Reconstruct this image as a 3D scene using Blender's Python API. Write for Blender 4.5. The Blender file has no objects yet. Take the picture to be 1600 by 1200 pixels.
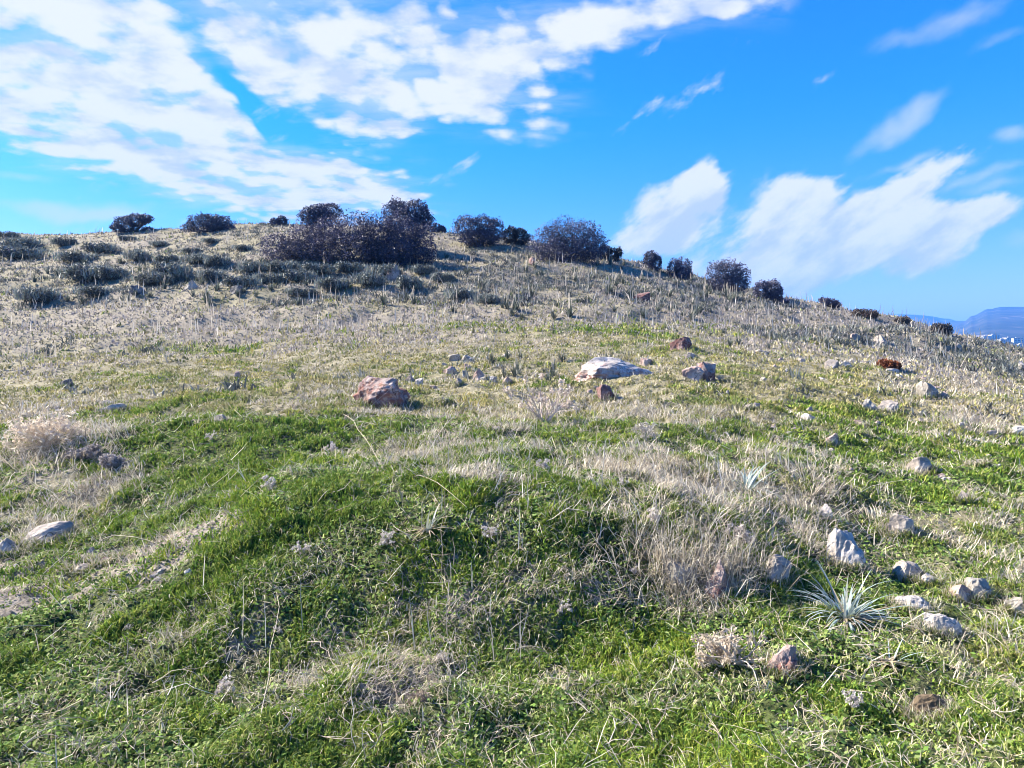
import bpy, bmesh, math, random
import numpy as np

# ------------------------------------------------------------------ basics
SC = bpy.context.scene
COL = SC.collection
PI = math.pi
rng = np.random.default_rng(11)
random.seed(5)
F, CX, HY, EYE = 1142.0, 800.0, 560.0, 1.6      # photo focal length, centre column, horizon row, eye height

def tag(o, label, cat, group=None):
    o['label'] = label; o['category'] = cat
    if group: o['group'] = group
    return o
def structure(o): o['kind'] = 'structure'; return o
def stuff(o): o['kind'] = 'stuff'; return o

# ------------------------------------------------------------------ noise
def _h(ix, iy, iz, seed):
    n = (ix*374761393 + iy*668265263 + iz*2147483647*3 + seed*1274126177) & 0xFFFFFFFF
    n = ((n ^ (n >> 13))*1274126177) & 0xFFFFFFFF
    n = ((n ^ (n >> 16))*2246822519) & 0xFFFFFFFF
    return ((n ^ (n >> 15)) & 0xFFFFFF)/float(0xFFFFFF)
def noise2(x, y, seed=0):
    x = np.asarray(x, float); y = np.asarray(y, float)
    xi = np.floor(x).astype(np.int64); yi = np.floor(y).astype(np.int64)
    fx = x-xi; fy = y-yi
    fx = fx*fx*(3-2*fx); fy = fy*fy*(3-2*fy)
    a = _h(xi, yi, 0, seed); b = _h(xi+1, yi, 0, seed); c = _h(xi, yi+1, 0, seed); d = _h(xi+1, yi+1, 0, seed)
    return (a+(b-a)*fx)*(1-fy)+(c+(d-c)*fx)*fy
def fbm2(x, y, octv=4, seed=0):
    s = 0; amp = .5; t = 0
    for k in range(octv):
        s = s+amp*noise2(x*2**k+k*17.3, y*2**k-k*9.1, seed+k); t += amp; amp *= .5
    return s/t
def noise3(p, seed=0):
    i = np.floor(p).astype(np.int64); f = p-i; f = f*f*(3-2*f)
    r = 0
    for dx in (0, 1):
        for dy in (0, 1):
            for dz in (0, 1):
                w = (f[:, 0] if dx else 1-f[:, 0])*(f[:, 1] if dy else 1-f[:, 1])*(f[:, 2] if dz else 1-f[:, 2])
                r = r+w*_h(i[:, 0]+dx, i[:, 1]+dy, i[:, 2]+dz, seed)
    return r
def sstep(a, b, x):
    t = np.clip((x-a)/(b-a), 0, 1); return t*t*(3-2*t)

# ------------------------------------------------------------------ the terrain as a height field z(azimuth, distance)
PROF = {   # column of the photograph : (distance, row) pairs
 -900: [(2,1300),(4,1020),(6,860),(10,735),(16,660),(26,590),(40,525),(60,460),(90,400),(115,385),(160,395),(400,520)],
 -300: [(2.2,1330),(3.1,1225),(4,1090),(4.8,985),(5.4,915),(5.9,905),(7.0,850),(8.5,765),(10,708),(14,662),(20,612),(30,556),(40,500),(43,474),(60,424),(80,380),(95,371),(130,385),(400,520)],
    0: [(2.2,1340),(3.0,1230),(3.9,1085),(4.7,980),(5.3,918),(5.8,900),(6.6,848),(8.2,760),(9.6,694),(10.5,688),(14,655),(20,610),(30,553),(40,495),(42,474),(60,420),(80,371),(88,364),(120,385),(400,520)],
  200: [(2.2,1370),(3.0,1225),(3.9,1070),(4.7,955),(5.4,868),(5.9,848),(6.8,808),(8.2,730),(9.3,674),(10.2,668),(14,640),(20,598),(29,546),(37,492),(39,470),(55,415),(72,368),(80,359),(110,385),(400,520)],
  400: [(2.2,1390),(3.0,1225),(3.9,1045),(4.7,915),(5.5,800),(6.0,776),(7.0,752),(8.2,708),(9.4,660),(10.2,656),(14,630),(20,590),(28,540),(36,485),(38,468),(45,430),(55,390),(68,352),(74,347),(100,375),(400,520)],
  550: [(2.2,1400),(3.0,1225),(3.9,1040),(4.7,905),(5.6,780),(6.2,756),(7.2,735),(8.2,708),(9.5,666),(10.5,660),(14,626),(20,585),(27,538),(34,490),(42,440),(50,402),(60,362),(67,350),(90,375),(400,520)],
  800: [(2.2,1400),(3.0,1225),(3.9,1035),(4.7,890),(5.6,765),(6.2,738),(7.2,722),(8.3,702),(9.5,668),(14,622),(18,590),(24,543),(32,494),(42,444),(52,402),(62,373),(66,371),(90,395),(400,540)],
  950: [(2.2,1400),(3.0,1225),(3.9,1035),(4.7,895),(5.7,772),(6.4,742),(7.4,724),(8.4,702),(9.5,668),(14,618),(18,586),(24,540),(32,497),(42,450),(52,413),(59,400),(64,402),(90,430),(400,560)],
 1100: [(2.2,1400),(3.0,1225),(3.9,1035),(4.6,925),(5.4,815),(6.2,765),(7.5,722),(9.5,668),(14,610),(20,562),(28,525),(36,492),(46,458),(54,441),(58,440),(80,465),(400,580)],
 1250: [(2,1380),(2.6,1225),(3.8,1025),(4.8,925),(5.6,850),(7.5,745),(9.5,690),(14,628),(19,590),(26,547),(34,515),(44,484),(50,472),(55,472),(75,495),(400,590)],
 1350: [(2,1370),(2.6,1225),(3.8,1030),(4.8,938),(6,850),(8,755),(10,702),(14,645),(18,605),(24,566),(32,530),(42,498),(48,488),(53,490),(70,510),(400,600)],
 1450: [(2,1370),(2.6,1225),(3.8,1030),(4.8,940),(6,857),(8,765),(10,712),(14,652),(18,615),(24,577),(32,542),(41,513),(46,508),(50,510),(70,540),(400,610)],
 1530: [(2,1370),(2.6,1225),(3.8,1030),(4.8,940),(6,862),(8,774),(10,722),(14,660),(18,622),(24,588),(32,560),(40,543),(44,540),(50,545),(70,575),(400,615)],
 1600: [(2,1370),(2.6,1225),(3.8,1030),(4.8,940),(6,865),(8,780),(10,728),(14,668),(18,632),(24,598),(32,569),(40,551),(44,548),(52,556),(70,585),(400,620)],
 2100: [(2,1370),(2.6,1225),(4,1025),(6,880),(10,750),(18,668),(30,625),(45,605),(70,610),(400,630)],
 3000: [(2,1360),(2.6,1225),(4,1030),(6,890),(10,765),(18,690),(30,655),(45,635),(70,630),(400,630)],
}
NA, NR = 361, 420
R0, R1 = 0.8, 9000.0
AZ = np.linspace(-75, 75, NA)*PI/180          # 0 = straight ahead, positive to the right
LR = np.linspace(math.log(R0), math.log(R1), NR)
def _table():
    cols = sorted(PROF)
    caz = np.array([math.atan((c-CX)/F) for c in cols])
    prof = []
    for c, a in zip(cols, caz):
        d = np.array([p[0] for p in PROF[c]], float); y = np.array([p[1] for p in PROF[c]], float)
        z = EYE-(y-HY)/F*d                     # d is the distance along the view axis
        r = np.log(d/math.cos(a))
        r = np.concatenate([[math.log(.8)], r, [math.log(900.), math.log(R1)]])
        z = np.concatenate([[z[0]*.3], z, [-24., -30.]])
        prof.append(np.interp(LR, r, z))
    prof = np.array(prof)
    T = np.empty((NA, NR))
    for j in range(NR): T[:, j] = np.interp(AZ, caz, prof[:, j])
    def blur(M, s, ax):
        k = np.arange(-3*int(s+1), 3*int(s+1)+1); w = np.exp(-.5*(k/s)**2); w /= w.sum()
        out = 0
        for kk, ww in zip(k, w):
            idx = np.clip(np.arange(M.shape[ax])+kk, 0, M.shape[ax]-1)
            out = out+ww*np.take(M, idx, axis=ax)
        return out
    return blur(blur(T, 1.2, 1), 5, 0)
TAB = _table()
def base_h(x, y):
    x = np.asarray(x, float); y = np.asarray(y, float)
    r = np.hypot(x, y); a = np.arctan2(x, y)
    u = (np.clip(a, AZ[0], AZ[-1])-AZ[0])/(AZ[1]-AZ[0]); v = (np.log(np.clip(r, R0, R1))-LR[0])/(LR[1]-LR[0])
    i = np.clip(u.astype(int), 0, NA-2); j = np.clip(v.astype(int), 0, NR-2); fu = u-i; fv = v-j
    z = (TAB[i, j]*(1-fu)+TAB[i+1, j]*fu)*(1-fv)+(TAB[i, j+1]*(1-fu)+TAB[i+1, j+1]*fu)*fv
    back = sstep(75*PI/180, 130*PI/180, np.abs(a))
    zb = -30*(1-np.exp(-r/250))
    return z*(1-back)+zb*back
# low mounds and hollows of the near bank (column, row, radius in metres, height)
MOUNDS = []
def H(x, y):
    z = base_h(x, y)
    r = np.hypot(x, y)
    near = 1-sstep(14, 30, r)
    z = z+near*(.20*(fbm2(x*1.1, y*1.1, 3, 3)-.5)+.15*(fbm2(x*3.6, y*3.6, 3, 8)-.5))*sstep(1.0, 2.5, r)
    far = sstep(9, 18, r)*(1-sstep(120, 400, r))
    z = z+far*(.5*(fbm2(x*.25, y*.25, 3, 21)-.5)+.22*(fbm2(x*.9, y*.9, 3, 23)-.5))
    z = z+sstep(24, 36, r)*(1-sstep(95, 150, r))*.16*np.sin(z*4.6+5*fbm2(x*.12, y*.12, 2, 29))*(.25+1.2*(fbm2(x*.15, y*.15, 2, 27)))
    wide = sstep(150, 800, r)
    z = z+wide*14*(fbm2(x*.004, y*.004, 4, 31)-.5)
    for mx, my, mr, mh in MOUNDS:
        z = z+mh*np.exp(-((x-mx)**2+(y-my)**2)/(mr*mr))
    return z
def hz(x, y): return float(H(np.array([x]), np.array([y]))[0])
TT = np.exp(np.linspace(math.log(1.8), math.log(140), 2600))
def at(px, py, back=0.0):
    """the point of the ground seen at a pixel of the photograph"""
    dx = (px-CX)/F; dz = (HY-py)/F
    g = EYE+dz*TT-H(dx*TT, TT)
    k = np.nonzero(g < 0)[0]
    if len(k) == 0:                            # the skyline: nearest approach
        i = int(np.argmin(np.where(TT > 20, g/TT, 9)))
    else: i = int(k[0])
    t = TT[i]+back
    return np.array([dx*TT[i]+0*back, t, hz(dx*TT[i], t)])
def proj(x, y, z):
    return CX+F*x/y, HY-F*(z-EYE)/y
for px, py, mr, mh in [(330, 800, 1.0, .10), (640, 800, .9, .10), (820, 830, .7, .12), (1040, 850, .6, .10), (560, 1000, .6, -.10),
                       (300, 1010, .5, -.08), (760, 960, .5, -.10), (980, 980, .5, -.08), (90, 690, .8, .12), (840, 700, .9, .12),
                       (1290, 760, .7, .10), (150, 880, .9, -.12), (1080, 1080, .4, .06), (200, 1120, .4, .06), (640, 1130, .45, .05)]:
    p = at(px, py); MOUNDS.append((p[0], p[1], mr, mh))

# ------------------------------------------------------------------ what grows where (in photo columns/rows, so that it lies where the photo has it)
def blob(px, py, cx, cy, rx, ry, ang=0):
    c, s = math.cos(math.radians(ang)), math.sin(math.radians(ang))
    dx = px-cx; dy = py-cy
    u = (dx*c+dy*s)/rx; v = (-dx*s+dy*c)/ry
    return np.exp(-(u*u+v*v))
PATH = [(-60, 935), (60, 915), (130, 900), (230, 878), (320, 838), (370, 815)]
def path_w(px, py):
    d = np.full(np.shape(px), 1e9)
    for (x0, y0), (x1, y1) in zip(PATH[:-1], PATH[1:]):
        t = np.clip(((px-x0)*(x1-x0)+(py-y0)*(y1-y0))/((x1-x0)**2+(y1-y0)**2), 0, 1)
        d = np.minimum(d, np.hypot(px-x0-t*(x1-x0), (py-y0-t*(y1-y0))))
    wid = np.interp(px, [0, 120, 330], [48, 38, 22])
    return 1-sstep(wid*.6, wid*1.5, d)
def zones(x, y, z):
    """lush (0 olive .. 1 deep green), straw (share of dry grass), bare (soil showing)"""
    px, py = proj(x, np.maximum(y, .5), z)
    n1 = fbm2(x*.9, y*.9, 3, 41)-.5; n2 = fbm2(x*.35, y*.35, 3, 47)-.5; n3 = fbm2(x*3.1, y*3.1, 2, 49)-.5
    lush = np.interp(py, [380, 470, 500, 560, 640, 665, 700, 1200], [.10, .13, .16, .20, .27, .60, .76, .88])
    straw = np.interp(py, [360, 440, 475, 500, 540, 570, 640, 700, 900, 1200], [.52, .44, .58, .68, .46, .20, .16, .24, .18, .11])
    for a in [(330, 700, 190, 45, 0, .5, -.3), (500, 680, 160, 20, 0, .25, -.15), (840, 850, 220, 90, 0, .15, -.15), (1180, 1110, 420, 120, 0, .16, -.25),
              (1180, 1000, 300, 70, 0, .1, -.1), (700, 770, 260, 40, -8, .25, -.1), (880, 800, 120, 70, 0, .2, -.1), (960, 522, 150, 17, 0, .35, -.5),
              (720, 515, 90, 14, 0, .25, -.3), (340, 545, 110, 14, 0, .25, -.3), (1060, 770, 210, 95, 12, -.2, .34), (700, 725, 170, 55, 10, -.1, .3),
              (560, 520, 300, 30, 0, -.05, .25), (130, 780, 140, 60, -8, -.15, .35), (70, 680, 90, 60, 0, -.4, .6), (1060, 870, 150, 60, 0, -.2, .3),
              (1500, 590, 130, 50, 18, -.15, .45), (1530, 660, 70, 18, 8, -.3, .45), (1450, 850, 170, 90, 15, -.24, -.06), (1330, 650, 220, 60, 0, .0, -.12),
              (1000, 640, 120, 30, 0, -.05, .15), (850, 640, 80, 50, 0, -.1, .2), (1100, 480, 250, 60, 15, -.04, .2), (1300, 780, 110, 60, 20, .1, .15),
              (650, 960, 230, 110, 0, -.10, .24), (880, 930, 120, 70, 0, -.05, .2), (420, 1010, 160, 90, -15, -.05, .2), (250, 980, 150, 60, -20, -.02, .08), (800, 1040, 120, 60, 0, -.1, .15), (560, 1060, 160, 60, 0, -.12, .16)]:
        b = blob(px, py, *a[:5]); lush = lush+a[5]*b; straw = straw+a[6]*b
    lush = lush+.8*n1+.7*n3; straw = straw-.7*n1+.6*n2+.85*n3
    bare = .72*path_w(px, py)*(y < 12)
    bare = bare+.55*blob(px, py, 1420, 905, 60, 22)*(y < 12)+.4*blob(px, py, 760, 600, 70, 20)+.35*blob(px, py, 1480, 655, 120, 12, 8)+.3*blob(px, py, 840, 622, 60, 14)
    bare = np.clip(bare+.5*np.clip(n2+n3*.6-.13, 0, 1), 0, 1)
    return np.clip(lush, 0, 1), np.clip(straw, 0, 1), bare

# ------------------------------------------------------------------ node helpers and materials
class NT:
    def __init__(s, tree): s.t = tree; s.n = tree.nodes; s.l = tree.links
    def new(s, typ, **kw):
        n = s.n.new(typ)
        for k, v in kw.items(): setattr(n, k, v)
        return n
    def set(s, sock, v):
        if hasattr(v, 'is_output') or isinstance(v, bpy.types.NodeSocket): s.l.new(v, sock)
        else: sock.default_value = v
    def m(s, op, a, b=None, c=None, clamp=False):
        n = s.n.new('ShaderNodeMath'); n.operation = op; n.use_clamp = clamp
        s.set(n.inputs[0], a)
        if b is not None: s.set(n.inputs[1], b)
        if c is not None: s.set(n.inputs[2], c)
        return n.outputs[0]
    def mix(s, f, a, b):
        n = s.n.new('ShaderNodeMix'); n.data_type = 'RGBA'
        s.set(n.inputs[0], f)
        for i, v in ((6, a), (7, b)):
            if isinstance(v, tuple): v = (*v[:3], 1)
            s.set(n.inputs[i], v)
        return n.outputs[2]
    def ramp(s, f, lo, hi):
        n = s.n.new('ShaderNodeMapRange'); n.interpolation_type = 'SMOOTHSTEP'
        s.set(n.inputs[0], f); n.inputs[1].default_value = lo; n.inputs[2].default_value = hi
        return n.outputs[0]
    def noise(s, vec, scale, detail=4, rough=.55, out=0):
        n = s.n.new('ShaderNodeTexNoise'); s.set(n.inputs['Vector'], vec)
        n.inputs['Scale'].default_value = scale; n.inputs['Detail'].default_value = detail; n.inputs['Roughness'].default_value = rough
        return n.outputs[out]
def material(name):
    m = bpy.data.materials.new(name); m.use_nodes = True
    t = NT(m.node_tree); b = m.node_tree.nodes['Principled BSDF']
    b.inputs['Specular IOR Level'].default_value = .15; b.inputs['Roughness'].default_value = .85
    return m, t, b
def blade_material(name, trans=.35, rough=.7, spec=.15):
    m, t, b = material(name)
    a = t.new('ShaderNodeAttribute', attribute_name='col')
    t.set(b.inputs['Base Color'], a.outputs['Color']); b.inputs['Roughness'].default_value = rough
    b.inputs['Specular IOR Level'].default_value = spec
    if trans > 0:
        tr = t.new('ShaderNodeBsdfTranslucent'); t.set(tr.inputs['Color'], a.outputs['Color'])
        mx = t.new('ShaderNodeMixShader'); mx.inputs[0].default_value = trans
        t.l.new(b.outputs[0], mx.inputs[1]); t.l.new(tr.outputs[0], mx.inputs[2])
        t.l.new(mx.outputs[0], m.node_tree.nodes['Material Output'].inputs['Surface'])
    return m
M_GRASS = blade_material('grass_blade', .25)
M_STRAW = blade_material('straw_blade', .25)
M_LEAF = blade_material('bush_leaf', .10, .55, .3)
M_PLANT = blade_material('plant_leaf', .2, .5, .3)
M_TWIG = blade_material('dead_twig', 0, .9, .05)

def rock_material(name, base, pale, dark, red=None, topgrey=False):
    m, t, b = material(name)
    tc = t.new('ShaderNodeTexCoord').outputs['Object']
    n1 = t.noise(tc, 2.2, 6, .6); n2 = t.noise(tc, 9, 6, .65); n3 = t.noise(tc, 30, 4, .6)
    c = t.mix(t.ramp(n1, .42, .6), base, pale)
    if red:
        f = t.ramp(t.noise(tc, 5.5, 7, .68), .36, .66)
        if topgrey:
            z = t.new('ShaderNodeSeparateXYZ'); t.set(z.inputs[0], t.new('ShaderNodeTexCoord').outputs['Generated'])
            f = t.m('MULTIPLY', t.ramp(t.m('ADD', f, t.m('MULTIPLY', z.outputs[2], -1.25 if topgrey == 1 else -1.1)), -.55 if topgrey == 1 else -.85, .35 if topgrey == 1 else .10), .85)
        c = t.mix(f, c, red)
    c = t.mix(t.m('MULTIPLY', t.ramp(n2, .55, .68), .75), c, dark)
    c = t.mix(t.m('MULTIPLY', t.ramp(n3, .56, .7), .5), c, pale)
    vc = t.new('ShaderNodeTexVoronoi', feature='DISTANCE_TO_EDGE'); wv = t.new('ShaderNodeVectorMath', operation='MULTIPLY_ADD'); t.set(wv.inputs[0], t.noise(tc, 4, 4, .6, 1)); wv.inputs[1].default_value = (.35, .35, .35); t.set(wv.inputs[2], tc)
    t.set(vc.inputs['Vector'], wv.outputs[0]); vc.inputs['Scale'].default_value = 3.2
    crack = t.m('MULTIPLY', t.ramp(vc.outputs['Distance'], .035, .0), t.ramp(n1, .42, .55))
    c = t.mix(t.m('MULTIPLY', crack, .8), c, tuple(v*.6 for v in dark))
    c = t.mix(t.m('MULTIPLY', t.ramp(t.noise(tc, 6.5, 5, .6), .60, .70), .35), c, (.30, .24, .12))
    t.set(b.inputs['Base Color'], c); b.inputs['Roughness'].default_value = .9
    bp = t.new('ShaderNodeBump'); bp.inputs['Strength'].default_value = .6; bp.inputs['Distance'].default_value = .025
    t.set(bp.inputs['Height'], t.m('ADD', n2, t.m('MULTIPLY', n3, .5))); t.set(b.inputs['Normal'], bp.outputs[0])
    return m
ROCKM = {
 'pale': rock_material('pale_limestone', (.26, .225, .195), (.41, .365, .33), (.10, .085, .07)),
 'white': rock_material('white_limestone', (.33, .30, .275), (.50, .465, .435), (.13, .11, .095)),
 'grey': rock_material('grey_stone', (.23, .21, .185), (.42, .39, .35), (.08, .07, .06)),
 'dark': rock_material('dark_stone', (.09, .09, .10), (.22, .21, .21), (.03, .03, .03)),
 'pink': rock_material('pinkish_stone', (.28, .20, .175), (.44, .37, .335), (.11, .08, .07)),
 'red': rock_material('rust_red_stone', (.25, .20, .185), (.42, .36, .335), (.06, .04, .04), (.20, .078, .060), 2),
 'darkred': rock_material('dark_red_stone', (.14, .085, .08), (.36, .28, .27), (.05, .03, .03), (.13, .05, .045)),
 'redslab': rock_material('red_footed_limestone', (.35, .315, .29), (.53, .49, .46), (.10, .08, .07), (.27, .13, .105), True),
 'earth': rock_material('brown_earth', (.10, .075, .05), (.20, .15, .10), (.04, .03, .02)),
}

# ------------------------------------------------------------------ mesh helpers
def mesh_np(name, V, quads=None, tris=None, mat=None, col=None, parent=None, smooth=False, link=True):
    V = np.asarray(V, np.float32)
    me = bpy.data.meshes.new(name)
    q = np.zeros((0, 4), np.int32) if quads is None or len(quads) == 0 else np.asarray(quads, np.int32)
    t = np.zeros((0, 3), np.int32) if tris is None or len(tris) == 0 else np.asarray(tris, np.int32)
    loops = np.concatenate([q.ravel(), t.ravel()])
    starts = np.concatenate([np.arange(len(q))*4, len(q)*4+np.arange(len(t))*3]).astype(np.int32)
    me.vertices.add(len(V)); me.vertices.foreach_set('co', V.ravel())
    me.loops.add(len(loops)); me.loops.foreach_set('vertex_index', loops)
    me.polygons.add(len(starts)); me.polygons.foreach_set('loop_start', starts)
    me.update(calc_edges=True)
    me.polygons.foreach_set('use_smooth', np.full(len(starts), bool(smooth)))
    if col is not None:
        a = me.color_attributes.new('col', 'FLOAT_COLOR', 'POINT')
        c = np.ones((len(V), 4), np.float32); c[:, :3] = col; a.data.foreach_set('color', c.ravel())
    if mat: me.materials.append(mat)
    o = bpy.data.objects.new(name, me)
    if link: COL.objects.link(o)
    if parent: o.parent = parent
    return o
def empty(name, loc, rz=0):
    o = bpy.data.objects.new(name, None); COL.objects.link(o); o.location = loc; o.rotation_euler = (0, 0, rz); o.empty_display_size = .2
    return o

def blades(P, L, W, az, lean, curl, c, facing=None):
    """bent five-point blades: P base, L length, W width, az lean direction, lean and curl in radians"""
    n = len(P)
    if facing is None: facing = rng.uniform(0, 2*PI, n)
    s = np.stack([np.cos(facing), np.sin(facing), np.zeros(n)], 1)*(W[:, None]/2)
    def d(t): return np.stack([np.sin(t)*np.cos(az), np.sin(t)*np.sin(az), np.cos(t)], 1)
    m = P+d(lean)*(L*.55)[:, None]; tip = m+d(lean+curl)*(L*.45)[:, None]
    V = np.stack([P-s, P+s, m-s*.8, m+s*.8, tip], 1).reshape(-1, 3)
    b = np.arange(n)*5
    q = np.stack([b, b+1, b+3, b+2], 1); t = np.stack([b+2, b+3, b+4], 1)
    return V, q, t, np.repeat(c, 5, 0)
class Acc:
    def __init__(s): s.V = []; s.Q = []; s.T = []; s.C = []; s.n = 0
    def add(s, V, q, t, c):
        s.V.append(V); s.C.append(c)
        if q is not None and len(q): s.Q.append(np.asarray(q)+s.n)
        if t is not None and len(t): s.T.append(np.asarray(t)+s.n)
        s.n += len(V)
    def build(s, name, mat, parent=None, smooth=False, link=True):
        return mesh_np(name, np.concatenate(s.V), np.concatenate(s.Q) if s.Q else None, np.concatenate(s.T) if s.T else None, mat,
                       np.concatenate(s.C), parent, smooth, link)
    def tube(s, pts, r0, r1, c, sides=4):
        pts = np.asarray(pts, float); n = len(pts)
        T = np.gradient(pts, axis=0); T /= np.linalg.norm(T, axis=1)[:, None]+1e-9
        up = np.array([.31, .22, .92]); A = np.cross(T, up); A /= np.linalg.norm(A, axis=1)[:, None]+1e-9; B = np.cross(T, A)
        r = np.linspace(r0, r1, n)
        th = np.arange(sides)*2*PI/sides
        V = pts[:, None, :]+r[:, None, None]*(np.cos(th)[None, :, None]*A[:, None, :]+np.sin(th)[None, :, None]*B[:, None, :])
        V = V.reshape(-1, 3); q = []
        for i in range(n-1):
            for k in range(sides):
                q.append((i*sides+k, i*sides+(k+1) % sides, (i+1)*sides+(k+1) % sides, (i+1)*sides+k))
        s.add(V, q, None, np.repeat(np.array([c]), len(V), 0))

def vary(c, n, v=.18, h=.06):
    c = np.asarray(c, float); k = rng.normal(1, v, (n, 1)); k = np.clip(k, .45, 1.7)
    return np.clip(c*k*(1+rng.normal(0, h, (n, 3))), .004, .9)
def lerp(a, b, t): return np.asarray(a)*(1-t)[:, None]+np.asarray(b)*t[:, None]

# ------------------------------------------------------------------ ground sheet
def build_ground():
    az = np.concatenate([np.linspace(-180, -50, 60)[:-1], np.linspace(-50, 50, 720), np.linspace(50, 180, 60)[1:-1]])*PI/180
    rr = np.concatenate([np.exp(np.linspace(math.log(.25), math.log(1.7), 20))[:-1], np.exp(np.linspace(math.log(1.7), math.log(110), 520))[:-1],
                         np.exp(np.linspace(math.log(110), math.log(8800), 70))])
    A, R = np.meshgrid(az, rr)
    X = (R*np.sin(A)).ravel(); Y = (R*np.cos(A)).ravel(); Z = H(X, Y)
    r = np.hypot(X, Y)
    Z = Z+(1-sstep(8, 25, r))*.035*(noise2(X*14, Y*14, 77)-.5)
    na, nr = len(az), len(rr)
    i, j = np.meshgrid(np.arange(nr-1), np.arange(na))
    j2 = (j+1) % na
    q = np.stack([i*na+j, i*na+j2, (i+1)*na+j2, (i+1)*na+j], -1).reshape(-1, 4)[:, ::-1]
    V = np.stack([X, Y, Z], 1)
    V = np.concatenate([V, [[0, 0, hz(0, .01)]]]); c = len(V)-1
    jj = np.arange(na); t = np.stack([np.full(na, c), jj, (jj+1) % na], 1)[:, ::-1]
    lush, straw, bare = zones(V[:, 0], np.where(V[:, 1] < .6, .6, V[:, 1]), V[:, 2])
    me = mesh_np('ground', V, q, t, None, None, None, True)
    for nm, v in (('lush', lush), ('straw', straw), ('bare', bare)):
        a = me.data.attributes.new(nm, 'FLOAT', 'POINT'); a.data.foreach_set('value', v.astype(np.float32))
    m, n, b = material('turf_and_soil')
    g = lambda k: n.new('ShaderNodeAttribute', attribute_name=k).outputs['Fac']
    pos = n.new('ShaderNodeNewGeometry').outputs['Position']
    n1 = n.noise(pos, 3, 6, .6); n2 = n.noise(pos, 22, 5, .65); n3 = n.noise(pos, .6, 5, .6)
    soil = n.mix(n.ramp(n2, .35, .65), (.13, .11, .09), (.32, .28, .235))
    olive = n.mix(n.ramp(n1, .35, .65), (.165, .148, .095), (.275, .248, .170))
    green = n.mix(n.ramp(n2, .35, .65), (.022, .030, .010), (.085, .105, .035))
    dry = n.mix(n.ramp(n2, .3, .7), (.155, .135, .105), (.29, .26, .215))
    c = n.mix(n.ramp(n.m('ADD', g('lush'), n.m('MULTIPLY', n.m('SUBTRACT', n1, .5), .6)), .25, .7), olive, green)
    c = n.mix(n.ramp(n.m('ADD', g('straw'), n.m('MULTIPLY', n.m('SUBTRACT', n2, .5), .9)), .3, .8), c, dry)
    c = n.mix(n.ramp(n.m('ADD', g('bare'), n.m('MULTIPLY', n.m('SUBTRACT', n1, .5), .5)), .35, .65), c, soil)
    n.set(b.inputs['Base Color'], c); b.inputs['Roughness'].default_value = .95
    bp = n.new('ShaderNodeBump'); bp.inputs['Strength'].default_value = .8; bp.inputs['Distance'].default_value = .05
    n.set(bp.inputs['Height'], n.m('ADD', n2, n.m('MULTIPLY', n1, .6))); n.set(b.inputs['Normal'], bp.outputs[0])
    me.data.materials.append(m)
    return structure(me)
build_ground()

# ------------------------------------------------------------------ stones
def ico(sub):
    bm = bmesh.new(); bmesh.ops.create_icosphere(bm, subdivisions=sub, radius=1)
    V = np.array([v.co[:] for v in bm.verts]); T = np.array([[v.index for v in f.verts] for f in bm.faces]); bm.free()
    return V, T
ICO = {s: ico(s) for s in (2, 3, 4, 5)}
def rock_mesh(seed, sx, sy, sz, sub=4, cuts=17, rough=.10):
    g = np.random.default_rng(seed); P, T = ICO[sub]; P = P.copy()
    for k in range(cuts):
        nrm = g.normal(0, 1, 3)*[1, 1, .8]; nrm /= np.linalg.norm(nrm); d = g.uniform(.38, .74)
        s = P@nrm; o = np.maximum(s-d, 0); P -= (o*.93)[:, None]*nrm
    nn = P/np.linalg.norm(P, axis=1)[:, None]
    P += nn*((noise3(P*2.0+seed, seed)-.5)*rough*1.8+(noise3(P*6+seed, seed+1)-.5)*rough*1.0+(noise3(P*14+seed, seed+2)-.5)*rough*.55)[:, None]
    lo, hi = P.min(0), P.max(0); P = (P-(lo+hi)/2)/(hi-lo)*2
    return P*[sx, sy, sz], T
SKIRT = []
def stone(px, py, w, h, kind, label, seed=None, name='rock', cat='rock', group=None, rz=None, sub=4, rough=.10, depth=.8, tilt=0, sink=.48, cuts=17):
    p = at(px, py); Y = p[1]; sc = Y/F
    wx = w*sc; hz_ = h*sc
    if seed is None: seed = int(px*7+py*3)
    V, T = rock_mesh(seed, wx/2, wx/2*depth, hz_/2/(1-sink), sub, cuts, rough)
    c, s = math.cos(tilt), math.sin(tilt); V = V@np.array([[c, 0, -s], [0, 1, 0], [s, 0, c]])
    y = Y+wx/2*depth*.7; x = p[0]*y/Y
    z = hz(x, y)+hz_*(1-.5/(1-sink)); SKIRT.append((x, y, wx/2, wx/2*depth, w, py))
    o = mesh_np(name, V, None, T, ROCKM[kind], None, None, False)
    o.location = (x, y, z)
    return tag(o, label, cat, group)
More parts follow.
